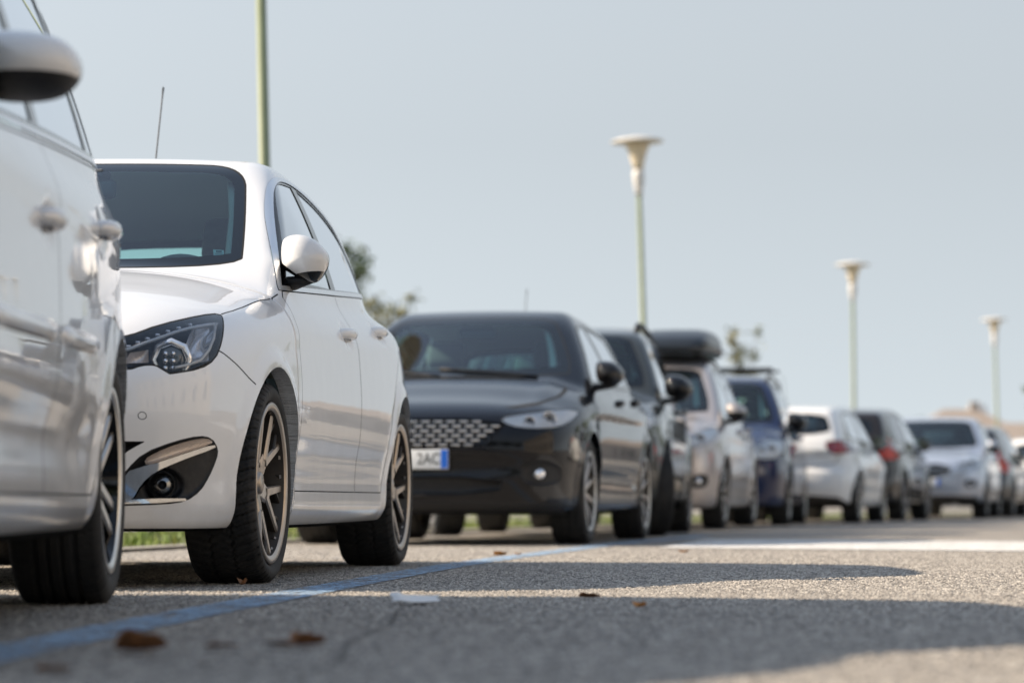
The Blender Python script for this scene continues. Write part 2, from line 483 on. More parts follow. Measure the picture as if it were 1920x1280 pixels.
class Cutter:
    """splits the body surface along scalar fields into clean-edged pieces"""
    def __init__(s, body, fine):
        s.b = body; s.P = body.P; s.N = body.N; s.T = body.T; s.fine = fine
        s.mi = np.zeros(len(s.T), int)            # material slot per remaining body triangle
        s.arch = []
    def proj(s, view, P=None):
        P = s.P if P is None else P
        if view == 'side': return P[:, 1], P[:, 2]
        if view == 'top': return P[:, 0], P[:, 1]
        if view in ('front', 'rear'): return P[:, 0], P[:, 2]
        a = math.radians(view)                    # yawed elevation, 0 = front, 90 = left flank
        return P[:, 0] * math.cos(a) + P[:, 1] * math.sin(a), P[:, 2]
    def mask(s, view, side, P, N, lim=.15):
        if view == 'side': return .04 - P[:, 0] * side
        if view == 'top': return .3 - N[:, 2]
        if view == 'front': return np.maximum(lim + N[:, 1], P[:, 1] - 2.2)
        if view == 'rear': return np.maximum(lim - N[:, 1], 2.2 - P[:, 1])
        a = math.radians(view)
        d = (N[:, 0] * math.sin(a) - N[:, 1] * math.cos(a))
        return np.maximum(lim - d, .02 - P[:, 0]) if side > 0 else lim - d
    def phi_poly(s, view, poly, side=1, lim=.15, extra=None):
        def f(P, N):
            if side < 0:
                P = P * np.array([-1, 1, 1.]); N = N * np.array([-1, 1, 1.])
            u, v = s.proj(view, P)
            ph = poly_sdf(u, v, poly)
            ph = np.maximum(ph, s.mask(view, 1, P, N, lim))
            if extra is not None: ph = np.maximum(ph, extra(P, N))
            return ph
        return f
    def phi_line(s, view, line, gap, side=1, lim=.15):
        def f(P, N):
            if side < 0:
                P = P * np.array([-1, 1, 1.]); N = N * np.array([-1, 1, 1.])
            u, v = s.proj(view, P)
            return np.maximum(line_dist(u, v, line) - gap, s.mask(view, 1, P, N, lim))
        return f
    def refine(s, T, mi, f, levels, band):
        """linear 1->4 splits of the triangles near the cut"""
        for l in range(levels):
            used = np.unique(T); ph = np.full(len(s.P), 9.)
            ph[used] = f(s.P[used], s.N[used])
            e = np.linalg.norm(s.P[T[:, 0]] - s.P[T[:, 1]], axis=1)
            e = np.maximum(e, np.linalg.norm(s.P[T[:, 1]] - s.P[T[:, 2]], axis=1))
            near = (np.abs(ph[T]).min(1) < e * 1.1 + band) & (e > s.fine)
            if not near.any(): break
            A = T[near]; keep = T[~near]
            ed = np.sort(np.concatenate([A[:, [0, 1]], A[:, [1, 2]], A[:, [2, 0]]]), axis=1)
            u, inv = np.unique(ed, axis=0, return_inverse=True); inv = inv.ravel()
            base = len(s.P)
            s.P = np.concatenate([s.P, (s.P[u[:, 0]] + s.P[u[:, 1]]) / 2])
            nn = s.N[u[:, 0]] + s.N[u[:, 1]]
            s.N = np.concatenate([s.N, nn / np.linalg.norm(nn, axis=1, keepdims=True)])
            k = len(A); m0, m1, m2 = base + inv[:k], base + inv[k:2 * k], base + inv[2 * k:]
            a, b, c = A.T
            new = np.concatenate([np.stack(q, 1) for q in ((a, m0, m2), (m0, b, m1), (m2, m1, c), (m0, m1, m2))])
            mi = np.concatenate([mi[~near], np.tile(mi[near], 4)])
            T = np.concatenate([keep, new])
        return T, mi
    def split(s, T, mi, f, levels=2, band=0.0):
        """-> (T_in, mi_in, T_out, mi_out)"""
        if not len(T): return T, mi, T, mi
        if levels: T, mi = s.refine(T, mi, f, levels, band)
        ph = np.full(len(s.P), 9.); used = np.unique(T)
        ph[used] = f(s.P[used], s.N[used])
        ph[np.abs(ph) < 1e-6] = 1e-6
        sg = ph[T] < 0; c = sg.sum(1)
        Tin, Tout = [T[c == 3]], [T[c == 0]]; min_, mout = [mi[c == 3]], [mi[c == 0]]
        mix = (c == 1) | (c == 2)
        A = T[mix]; B = sg[mix]; ma = mi[mix]
        if len(A):
            lone = np.where((B.sum(1) == 1)[:, None], B, ~B)
            k = lone.argmax(1); r = np.arange(len(A))
            a, b, d = A[r, k], A[r, (k + 1) % 3], A[r, (k + 2) % 3]
            ed = np.sort(np.concatenate([np.stack([a, b], 1), np.stack([a, d], 1)]), axis=1)
            u, inv = np.unique(ed, axis=0, return_inverse=True); inv = inv.ravel()
            f0, f1 = ph[u[:, 0]], ph[u[:, 1]]
            t = (f0 / (f0 - f1))[:, None]
            base = len(s.P)
            s.P = np.concatenate([s.P, s.P[u[:, 0]] * (1 - t) + s.P[u[:, 1]] * t])
            nn = s.N[u[:, 0]] * (1 - t) + s.N[u[:, 1]] * t
            s.N = np.concatenate([s.N, nn / np.linalg.norm(nn, axis=1, keepdims=True)])
            e1, e2 = base + inv[:len(A)], base + inv[len(A):]
            tri = np.stack([a, e1, e2], 1); q1 = np.stack([e1, b, d], 1); q2 = np.stack([e1, d, e2], 1)
            ain = B[r, k]
            Tin += [tri[ain], q1[~ain], q2[~ain]]; min_ += [ma[ain], ma[~ain], ma[~ain]]
            Tout += [tri[~ain], q1[ain], q2[ain]]; mout += [ma[~ain], ma[ain], ma[ain]]
        return np.concatenate(Tin), np.concatenate(min_), np.concatenate(Tout), np.concatenate(mout)
    def take(s, f, levels=2, band=0.0):
        """cut a region out of the body"""
        a, am, s.T, s.mi = s.split(s.T, s.mi, f, levels, band)
        return a
    def mark(s, f, slot, levels=3, band=0.0):
        a, am, b, bm = s.split(s.T, s.mi, f, levels, band)
        s.T = np.concatenate([b, a]); s.mi = np.concatenate([bm, np.full(len(a), slot)])
    def emit(s, name, T, mats, parent, off=0.0, mi=None, move=None, flip=False):
        if not len(T): return None
        u, inv = np.unique(T, return_inverse=True); inv = inv.reshape(T.shape)
        P = s.P[u] + s.N[u] * off
        N = s.N[u]
        if move is not None:
            P = move(P, N); N = None
        if flip: inv = inv[:, ::-1]; N = -N if N is not None else None
        return mesh_np(name, P, inv, mats, parent, N=N, mi=mi)
    def rims(s, T, f, depth_vec, tol=2e-4):
        """edge return: extrudes the boundary edges of T that lie on f = 0"""
        ed = np.sort(np.concatenate([T[:, [0, 1]], T[:, [1, 2]], T[:, [2, 0]]]), axis=1)
        u, c = np.unique(ed, axis=0, return_counts=True)
        bd = u[c == 1]
        ph = np.abs(f(s.P, s.N))
        ok = (ph[bd] < tol).all(1)
        bd = bd[ok]
        if not len(bd): return None
        v, inv = np.unique(bd, return_inverse=True); inv = inv.reshape(bd.shape)
        P = s.P[v]; n = len(P)
        V = np.concatenate([P, P + depth_vec(P, s.N[v])])
        F = np.stack([inv[:, 0], inv[:, 1], inv[:, 1] + n, inv[:, 0] + n], 1)
        return V, F

# ------------------------------------------------------------------ wheels
def tyre_mesh(R, rim, w, n=96, tread='road', detail=False):
    hw = w / 2
    sd = [(-.84, rim + .002), (-.96, rim + .018), (-1.0, rim + (R - rim) * .45), (-.985, rim + (R - rim) * .72), (-.93, R - .012), (-.86, R - .004)]
    nx = 44 if detail else 17
    prof = [(a * hw, r) for a, r in sd] + [(x, R - .0035 * (abs(x) / (.8 * hw))**3) for x in np.linspace(-.8 * hw, .8 * hw, nx)] + [(-a * hw, r) for a, r in sd[::-1]]
    if detail: n = 480
    th = np.arange(n) * 2 * PI / n
    V = []
    X = np.array([p[0] for p in prof]); Rr = np.array([p[1] for p in prof])
    TH, XX = np.meshgrid(th, X, indexing='ij'); RR = np.tile(Rr, (n, 1))
    dep = np.zeros_like(RR)
    trd = RR > R - .014
    if tread == 'winter':
        ax = np.abs(XX)
        ph = (TH * R / .034 + ax * 9 + np.where(XX > 0, 0, .5)) % 1
        lat = (ph < .19) & (ax > .018)
        sip = (np.abs(((TH * R / .030 + ax * 14) * 2) % 1 - .5) < .11) & (ax > .045)
        zig = np.abs(ax - .034 - .004 * np.sin(TH * R / .03 * 2 * PI)) < .0042
        vee = (((TH * R / .030 - ax * 22) % 1) < .14) & (ax < .03)
        dep = np.where(lat | zig, .0085, 0) + np.where(sip, .0035, 0) + np.where(vee & ~lat, .0045, 0)
    else:
        for xc in (-.42, -.14, .14, .42): dep = np.where(np.abs(XX - xc * hw) < (.0052 if detail else .006), .007, dep)
        lat = (((TH * R / .034 + XX * 6) % 1) < .10) & (np.abs(XX) > .47 * hw)
        dep = np.where(lat, .004, dep)
    if detail or tread != 'winter': RR = RR - np.where(trd, dep, 0)
    V = np.stack([XX, RR * np.cos(TH), RR * np.sin(TH)], -1).reshape(-1, 3)
    m = len(prof); i = np.arange(n)[:, None]; j = np.arange(m - 1)[None, :]; i2 = (i + 1) % n
    F = np.stack([(i * m + j), (i * m + j + 1), (i2 * m + j + 1), (i2 * m + j)], -1).reshape(-1, 4)
    return V, F[:, ::-1]

def rim_mesh(rim, w, style, mb):
    """alloy wheel, outer face towards +x. slots: 0 face, 1 dark pocket"""
    hw = w / 2
    n = 72
    # outer lip and barrel
    mb.lathe([(rim + .002, hw * .86), (rim + .008, hw * .93), (rim + .004, hw * .97), (rim - .010, hw * .955), (rim - .018, hw * .90)], n, 0, 'x')
    mb.lathe([(rim - .018, hw * .90), (rim - .026, hw * .55), (rim - .034, 0), (rim - .030, -hw * .8), (rim, -hw * .9)], n, 1, 'x')
    face = hw * .82
    def beam(p0, p1, w0, w1, d0, d1, x0, x1, mtop=0):
        """tapered spoke arm from p0 to p1 (wheel plane), x = height of its face"""
        p0 = Vector((0, *p0)); p1 = Vector((0, *p1)); t = (p1 - p0).normalized(); u = Vector((0, -t.z, t.y))
        V = []; ns = 5
        for i in range(ns):
            k = i / (ns - 1); c = p0.lerp(p1, k); ww = w0 + (w1 - w0) * k; xx = x0 + (x1 - x0) * k; dd = d0 + (d1 - d0) * k
            for (a, b) in ((-.5, -dd), (-.5, -.006), (-.36, 0), (.36, 0), (.5, -.006), (.5, -dd)):
                q = c + u * (a * ww); V.append((xx + b, q.y, q.z))
        top = []; sidef = []
        for i in range(ns - 1):
            for j in range(5):
                f = (i * 6 + j, (i + 1) * 6 + j, (i + 1) * 6 + j + 1, i * 6 + j + 1)
                (top if 1 <= j <= 3 else sidef).append(f)
        mb.add(V, top, mtop, False); b = len(mb.V)
        mb.add(V, sidef, 1, False)
    pol = lambda r, a: (r * math.cos(a), r * math.sin(a))
    xh, xo = face - .022, face + .002
    if style == 'fork':            # five forked double spokes
        for k in range(5):
            a = PI / 2 + 2 * PI * k / 5 + .2
            beam(pol(.030, a), pol(rim * .46, a), .078, .050, .03, .03, xh - .006, xh + .008)
            for s in (-1, 1):
                beam(pol(rim * .36, a + s * .06), pol(rim * .985, a + s * .33), .032, .022, .03, .035, xh + .006, xo)
                beam(pol(rim * .74, a + s * .235), pol(rim * .985, a + s * .10), .014, .012, .03, .03, xo - .008, xo - .004, 1)
                beam(pol(rim * .985, a + s * .33), pol(rim * .93, a + s * .52), .016, .014, .03, .03, xo, xo - .002, 0)
    elif style == 'twin':          # five wide tapering spokes with a dark slot
        for k in range(5):
            a = PI / 2 + 2 * PI * k / 5
            for s in (-1, 1):
                beam(pol(.035, a + s * .5), pol(rim * .98, a + s * .17), .03, .026, .03, .035, xh, xo)
    elif style == 'multi':
        for k in range(10):
            a = 2 * PI * k / 10
            beam(pol(.04, a), pol(rim * .98, a), .026, .032, .03, .03, xh, xo)
    else:                          # steel wheel trim: seven broad blades
        for k in range(7):
            a = 2 * PI * k / 7
            beam(pol(.05, a), pol(rim * .97, a), .05, .075, .02, .02, xh + .004, xo)
    mb.lathe([(0, xh + .006), (.028, xh + .006), (.034, xh + .002), (.036, xh - .012), (.075, xh - .014), (.080, xh - .03)], 40, 0, 'x')
    for k in range(5):
        a = PI / 2 + 2 * PI * k / 5 + .83
        mb.lathe([(0, .016), (.008, .016), (.010, .0)], 8, 1, 'x', (xh - .018, *pol(.056, a)))

WHEELS = {}
def wheel_data(key, R, rim, w, style, rim_mats, tread, detail):
    if key in WHEELS: return WHEELS[key]
    V, F = tyre_mesh(R, rim, w, 96 if detail else 72, tread, detail)
    t = mesh_np('tyre', V, F, M['rubber'])
    mb = MB(); rim_mesh(rim, w, style, mb); r = mb.build('rim', rim_mats)
    mb = MB(); mb.lathe([(0, .035), (.075, .035), (.078, .02), (.14, .02), (.14, .0), (0, .0)], 48, 0, 'x'); d = mb.build('brake_disc', [M['disc']])
    out = []
    for o in (t, r, d):
        out.append(o.data); bpy.data.objects.remove(o)
    WHEELS[key] = out
    return out

def put_wheel(car, key, x, y, z, steer=0.0, spin=0.0):
    e = empty('wheel', (x, y, z), 0, car)
    e.rotation_euler = (0, 0, steer + (0 if x > 0 else PI))
    td, rd, dd = WHEELS[key]
    for nm, d, xo in (('tyre', td, 0), ('rim', rd, 0), ('brake_disc', dd, .005)):
        o = bpy.data.objects.new(nm, d); link(o, e); o.location = (xo, 0, 0); o.rotation_euler = (spin, 0, 0)
    return e

# ------------------------------------------------------------------ small parts
def dome_part(name, outline, depth, back, y0, mats, parent, loc, planes=(), n=12, rz=0.0):
    """mirror shell: an outline in x-z swelling forward (towards -y) with a flat back; what lies below any of the planes gets slot 1"""
    O = chaikin(outline, 3); cx = sum(p[0] for p in O) / len(O); cz = sum(p[1] for p in O) / len(O)
    V = []; F = []; m = len(O); rings = []
    ks = [(.90, back), (.97, back * .9), (1.0, back * .45), (1.0, 0.0)] + [(math.cos(PI / 2 * i / n) if i < n else 0.02, -depth * math.sin(PI / 2 * i / n)) for i in range(1, n + 1)]
    for s_, yy in ks:
        rings.append(len(V))
        for (x, z) in O: V.append((cx + (x - cx) * s_, y0 + yy, cz + (z - cz) * s_))
    for a, b in zip(rings[:-1], rings[1:]):
        for k in range(m): F.append((a + k, a + (k + 1) % m, b + (k + 1) % m, b + k))
    F.append([rings[-1] + k for k in range(m)]); F.append([rings[0] + k for k in range(m)][::-1])
    o = mesh_np(name, np.array(V), F, mats, parent)
    bm = bmesh.new(); bm.from_mesh(o.data)
    for nrm, d in planes:
        nv = Vector(nrm); bmesh.ops.bisect_plane(bm, geom=bm.verts[:] + bm.edges[:] + bm.faces[:], plane_co=nv * (d / nv.length_squared), plane_no=nv)
    bmesh.ops.recalc_face_normals(bm, faces=bm.faces)
    for f in bm.faces:
        c = f.calc_center_median(); f.smooth = True
        f.material_index = 1 if any(Vector(nrm).dot(c) < d for nrm, d in planes) else 0
    bm.to_mesh(o.data); bm.free()
    o.location = loc; o.rotation_euler = (0, 0, rz)
    return o

def seat_meshes(car, x, y, z, parentmat, rear=False, w=.50):
    mb = MB()
    mb.box((0, -.05, .0), (w, .52, .16), 0, .05)
    o = mb.build('seat', [parentmat], car, (x, y, z))
    mb = MB(); rot = Matrix.Rotation(math.radians(-20), 3, 'X')
    mb.box((0, .33, .34), (w * .98, .13, .62 if not rear else .54), 0, .05, rot)
    if not rear or w < 1: heads = [0]
    else: heads = [-.35, .35]
    for hx in heads:
        hz = .73 if not rear else .58
        mb.box((hx, .455 - (.05 if rear else 0), hz), (.26, .09, .18 if not rear else .14), 0, .04, rot)
        for s in (-.06, .06): mb.tube([(hx + s, .42, .62), (hx + s, .45, .70)], .007, 6)
    b = mb.build('seat_back', [parentmat], car, (x, y, z))
    return o, b

def text_mesh(txt, size, depth=.001):
    cu = bpy.data.curves.new('t', 'FONT'); cu.body = txt; cu.size = size; cu.extrude = depth; cu.align_x = 'CENTER'; cu.align_y = 'CENTER'
    o = bpy.data.objects.new('t', cu); COL.objects.link(o)
    dg = bpy.context.evaluated_depsgraph_get(); me = bpy.data.meshes.new_from_object(o.evaluated_get(dg))
    bpy.data.objects.remove(o)
    return me
# ------------------------------------------------------------------ body shapes (metres; y = 0 front, x > 0 the car's left)
HATCH = dict(L=4.25, W=.90, yF=.863, yR=3.483, Rw=.31, Ra=.358,
    top=[(-.1, .72), (0, .735), (.15, .79), (.45, .875), (.8, .945), (1.2, 1.005), (1.6, 1.02), (2.6, 1.03), (3.5, 1.06), (4.0, 1.05), (4.3, 1.0)],
    crown=(.05, .16), ridge=.0, ridge_x=.60,
    plan=[(-.1, .80), (.3, .865), (.86, .895), (1.5, .90), (2.6, .90), (3.4, .895), (3.8, .865), (4.25, .77)],
    sec=[(.10, -.10), (.17, -.060), (.24, -.030), (.31, -.030), (.37, -.022), (.48, -.005), (.60, 0), (.75, -.010), (.88, -.034), (.98, -.066), (1.08, -.12), (1.2, -.19)],
    fz=[(.10, .10), (.19, .062), (.26, .042), (.40, .02), (.52, .0), (.60, .005), (.68, .035), (.76, .10), (.84, .22), (.95, .45)],
    fx=(.14, .62),
    rz=[(.10, .12), (.25, .05), (.45, 0), (.58, .02), (.66, .09), (.8, .11), (.95, .14), (1.05, .19), (1.3, .35)], rx=(.16, .45),
    zb=[(-.1, .170), (.3, .165), (.6, .165), (3.6, .175), (4.3, .25)],
    cab=[(.9, .79), (1.4, .812), (2.0, .81), (2.6, .795), (3.2, .77), (3.6, .73), (4.1, .64)], zref=.97, tumb=(.24, .30),
    roof=[(1.2, 1.33), (1.7, 1.425), (2.0, 1.462), (2.4, 1.486), (2.8, 1.480), (3.3, 1.44), (3.7, 1.39), (4.2, 1.30)], roofcrown=.055,
    ws=(1.22, 1.0, 1.96, 1.45, .28, -.15), rg=(4.075, 1.0, 3.80, 1.36, .20, .0),
    kc=(.08, .06, .08), kj=.05, k=(.085, .16, .12, .035), flare=.014,
    dents=[(2.28, .848, .085, .045, .016), (3.16, .905, .085, .045, .016)],
    creases=[(1.05, .43, 3.2, .40, .07, -.005)],
)
# ------------------------------------------------------------------ camera geometry (metres; camera over the origin looking along +y)
HCAM = .249; FOC = 5600.0
def row_car(dF, xF, slope, S, facing=True):
    """left flank through (xF, dF) at the camera-side axle; returns loc, rz for a car whose y axis runs front to rear"""
    a = math.atan(slope)
    if facing:
        # world = loc + R(-a) (x, y): local +y -> (sin a, cos a), local +x -> (cos a, -sin a)
        lx, ly = S['W'] - .012, S['yF']
        X = xF - (lx * math.cos(a) + ly * math.sin(a)); Y = dF - (-lx * math.sin(a) + ly * math.cos(a))
        return (X, Y, 0), -a
    # tail towards the camera: local +y -> (-sin a, -cos a), local +x -> (-cos a, sin a); image-right flank is local -x
    lx, ly = -(S['W'] - .012), S['yR']
    X = xF - (-lx * math.cos(a) - ly * math.sin(a)); Y = dF - (lx * math.sin(a) - ly * math.cos(a))
    return (X, Y, 0), PI - a
# ------------------------------------------------------------------ assembling a car
def inset(f, w): return lambda P, N: f(P, N) + w

def lamp(c, car, name, T, f, lens_mat, house_mat, depth, parent=None, side=1):
    """lamp unit: flush lens over a bowl-shaped housing"""
    root = c.emit(name, T, [lens_mat], car, off=.0005)
    if root is None: return None
    def mv(P, N):
        d = depth * (1 - np.exp(np.minimum(f(P, N), 0) / .014))
        return P - N * (d[:, None] + .002)
    h = c.emit('lamp_housing', T, [house_mat], root, move=mv)
    return root

def make_car(name, label, S, o, loc, rz, paint_mat, group=None, res=.03, fine=.006, wheel=None, steer=0.0, cat='car'):
    car = empty(name, loc, rz); tag(car, label, cat, group)
    b = Body(S, res); c = Cutter(b, fine)
    if callable(o): o = o(b); c.car = car; c.S = S
    rl = o.get('refine', 2)
    mats = [paint_mat, M['seam'], M['plastic'], M['underbody'], M['gloss_black'], M['chrome']]
    # wheel arches
    def arch(P, N, grow=0.0):
        r = np.minimum(np.hypot(P[:, 1] - S['yF'], P[:, 2] - S['Rw']), np.hypot(P[:, 1] - S['yR'], P[:, 2] - S['Rw']))
        return np.maximum(r - S['Ra'] - grow, .50 - np.abs(P[:, 0]))
    c.take(arch, rl)
    # windscreen and rear window
    def pane(poly, view, nm, band, gm, lim=.12):
        y0, cc = S['ws'][0], S['ws'][4]
        own = (lambda P, N: y0 - .03 + cc * P[:, 0]**2 - P[:, 1]) if view == 'front' else None
        f = c.phi_poly(view, poly, 1, lim, own)
        T = c.take(f, rl, .0)
        mi = np.zeros(len(T), int)
        a, am, r, rm = c.split(T, mi, inset(f, band), rl)
        g = c.emit(nm, a, [gm], car)
        if g: c.emit('glass_edge', r, [M['frit']], g)
        # thin rubber line just outside the pane
        c.mark(inset(f, -.006), 1, 1)
        return f
    if 'ws' in o: pane(o['ws'], 'front', 'windscreen', o.get('ws_band', .05), M['windscreen'])
    if 'rw' in o: pane(o['rw'], 'rear', 'rear_window', o.get('rw_band', .04), o.get('rw_mat', M['glass']))
    # doors: taken as whole panels, glass comes out of them
    doors = {}
    for sd in (1, -1):
        f = c.phi_poly('side', o['dlo'], sd)
        T = c.take(f, rl); mi = np.zeros(len(T), int)
        ring_w = o.get('dlo_trim', .016)
        rest, rm, ring, gm = c.split(T, mi, inset(f, ring_w), rl)
        panes = []
        for k, pp in enumerate(o['panes']):
            fp = c.phi_poly('side', pp, sd)
            a, am, rest, rm = c.split(rest, rm, fp, rl)
            panes.append(a)
        pts = []
        for k, dp in enumerate(o['doors']):
            fd = c.phi_poly('side', dp, sd)
            fg = inset(fd, .0042)
            T = c.take(fg, rl)
            m0 = np.zeros(len(T), int)
            for (view, poly, slot) in o.get('door_marks', ()):
                a, am, T, m0 = c.split(T, m0, c.phi_poly(view, poly, sd), rl)
                T = np.concatenate([a, T]); m0 = np.concatenate([np.full(len(a), slot), m0])
            d = c.emit('door', T, mats, car, mi=m0)
            if d is None: continue
            doors[(k, sd)] = d
            c.mark(fd, 1, 1)
        tr = c.emit('window_trim', ring, [o.get('trim_mat', M['satin'])], car, off=.003)
        c.emit('window_surround', rest, [M['gloss_black']], car)
        for k, a in enumerate(panes):
            par = doors.get((min(k, len(o['doors']) - 1), sd), car) if k < o.get('door_panes', len(o['doors'])) else car
            c.emit('side_window', a, [o.get('pane_mats', {}).get(k, M['glass'])], par, off=-.003)
        for k, h in enumerate(o.get('handles', ())):
            y, z = h[:2]
            hx = surf_x(b, y, z)
            mb = MB()
            L_ = .105
            pts_ = [(hx - .012, y - L_ * .92, z), (hx + .012, y - L_ * .78, z), (hx + .026, y - L_ * .45, z + .002), (hx + .029, y, z + .003), (hx + .026, y + L_ * .45, z + .002), (hx + .012, y + L_ * .8, z), (hx - .012, y + L_ * .92, z)]
            pts_ = [(p[0] + h[2], p[1], p[2]) for p in pts_] if len(h) > 2 else pts_
            mb.tube([(p[0] * sd, p[1], p[2]) for p in pts_], [.012, .016, .0175, .018, .0175, .016, .012], 12, 0)
            mb.V = [(v[0], v[1], z + (v[2] - z) * 1.1) for v in mb.V]
            mb.build('handle', [o.get('handle_mat', paint_mat)], doors.get((k, sd), car))
    # lamps
    for L_ in o.get('lamps', ()):
        for sd in (1, -1):
            f = c.phi_poly(L_['view'], L_['poly'], sd, L_.get('lim', .05))
            T = c.take(f, rl)
            T = largest(c, T)
            r = lamp(c, car, L_['name'], T, f, L_['lens'], L_['house'], L_.get('depth', .05))
            c.mark(inset(f, -.005), 1, 1)
            if r and L_.get('extra'): L_['extra'](c, r, sd, b)
    for fn in o.get('extras', ()): fn(c, car, b, mats, doors)
    for (view, poly, slot) in o.get('marks', ()):
        for sd in ((1, -1) if view not in ('front', 'rear', 'top') else (1,)):
            c.mark(c.phi_poly(view, poly, sd, .05), slot, rl)
    for ln in o.get('seams', ()):
        view, line, w = ln[:3]
        for sd in (1, -1): c.mark(c.phi_line(view, line, w, sd), 1, 4, .0)
    c.mark(lambda P, N: np.maximum(N[:, 2] + .80, P[:, 2] - S['Rw'] * 1.1), 3, 1)
    bo = c.emit('body', c.T, mats, car, mi=c.mi)
    # wheel housings: the turned-in lip of the arch and the dark liner behind it
    R = c.rims(c.T, arch, lambda P, N: np.stack([-np.sign(P[:, 0]) * .05, 0 * P[:, 0], 0 * P[:, 0]], 1))
    for ya in (S['yF'], S['yR']):
        for sd in (1, -1):
            mb = MB()
            V, F = R
            ok = ((V[F[:, 0], 0] * sd > 0) & (np.abs(V[F[:, 0], 1] - ya) < .6)); Fk = F[ok]
            u, inv = np.unique(Fk, return_inverse=True)
            mb.add(V[u], inv.reshape(Fk.shape).tolist(), 0)
            V = []; F = []; n = 28; rr = S['Ra'] + .012
            xs = [.50, .66, S['W'] - .075]
            for i in range(n + 1):
                a = math.radians(-35 + 250 * i / n)
                for x in xs: V.append((x * sd, ya + rr * math.cos(a), max(S['Rw'] + rr * math.sin(a), S.get('liner_z', .20))))
            for i in range(n):
                for j in range(2): F.append((i * 3 + j, i * 3 + j + 1, i * 3 + j + 4, i * 3 + j + 3))
            V.append((.50 * sd, ya, S['Rw'])); m0 = len(V) - 1
            for i in range(n): F.append((i * 3, (i + 1) * 3, m0))
            mb.add(V, F, 1)
            mb.build('wheel_arch', [paint_mat, M['underbody']], car)
    # lining of the cabin seen through the glass
    T = c.T; ctr = c.P[T].mean(1)
    yc0 = S['ws'][0]
    ok = (ctr[:, 1] > yc0 - .05) & (ctr[:, 1] < S['L'] - .12) & (ctr[:, 2] > .55) & (c.mi == 0)
    Tl = T[ok]
    if len(Tl):
        mi = (c.P[Tl].mean(1)[:, 2] < S['zref'] + .03).astype(int)
        c.emit('cabin_lining', Tl, [M['headliner'], M['interior']], car, off=-.022, mi=mi, flip=True)
    # cabin
    if o.get('cabin', True):
        zs = o.get('seat_z', .50); yd = S['ws'][0]; zc = S['ws'][1]
        mb = MB(); hw = S['W'] - .12
        mb.box((0, yd + .38, zc - .20), (hw * 2, .42, .26), 0, .06)
        mb.box((0, yd + .16, zc - .13), (hw * 1.45, .40, .08), 0, .03)
        mb.box((.36, yd + .52, zc - .04), (.42, .20, .11), 0, .05)
        mb.build('dashboard', [M['dash']], car)
        mb = MB(); mb.lathe([(.175, -.012), (.187, 0), (.175, .012), (.163, 0)], 36, 0, 'z', closed=True)
        mb.box((0, 0, 0), (.33, .05, .02), 0, .008); mb.lathe([(0, .02), (.06, .015), (.07, -.02)], 20)
        sw = mb.build('steering_wheel', [M['dash']], car, (.36, yd + .72, zc - .06)); sw.rotation_euler = (math.radians(-64), 0, 0)
        for sx in (.36, -.36): seat_meshes(car, sx, yd + 1.12, zs, M['interior'])
        seat_meshes(car, 0, yd + 2.02, zs, M['interior'], True, 1.2)
    # wheels
    key, sp = wheel
    k = 0
    for ya in (S['yF'], S['yR']):
        for sd in (1, -1):
            xw = S.get('track', S['W'] - .0) - sp / 2 - .012
            put_wheel(car, key, xw * sd, ya, S['Rw'], steer if ya == S['yF'] else 0, o.get('spin', .35) + k * 1.3); k += 1
    return car, b, c

def largest(c, T):
    """keeps the biggest connected piece; crumbs go back to the body"""
    if len(T) < 2: return T
    _, key = np.unique(np.round(c.P[T.ravel()], 6), axis=0, return_inverse=True); K = key.ravel().reshape(T.shape)
    lab = np.arange(K.max() + 1)
    for _ in range(400):
        m = lab[K].min(1); new = lab.copy()
        for j in range(3): np.minimum.at(new, K[:, j], m)
        new = new[new]
        if (new == lab).all(): break
        lab = new
    tl = lab[K[:, 0]]; u, n = np.unique(tl, return_counts=True); keep = tl == u[n.argmax()]
    if not keep.all():
        c.T = np.concatenate([c.T, T[~keep]]); c.mi = np.concatenate([c.mi, np.zeros((~keep).sum(), int)])
    return T[keep]

def surf_x(b, y, z):
    lo, hi = .2, 1.3
    for _ in range(30):
        m = (lo + hi) / 2
        if b.field(np.array([m]), np.array([y]), np.array([z]))[0] < 0: lo = m
        else: hi = m
    return lo
def surf_y(b, x, z, rear=False):
    lo, hi = (b.S['L'] * .5, -.3) if not rear else (b.S['L'] * .5, b.S['L'] + .3)
    for _ in range(34):
        m = (lo + hi) / 2
        if b.field(np.array([x]), np.array([m]), np.array([z]))[0] < 0: lo = m
        else: hi = m
    return lo
def surf_z(b, x, y):
    lo, hi = .5, 2.2
    for _ in range(30):
        m = (lo + hi) / 2
        if b.field(np.array([x]), np.array([y]), np.array([m]))[0] < 0: lo = m
        else: hi = m
    return lo

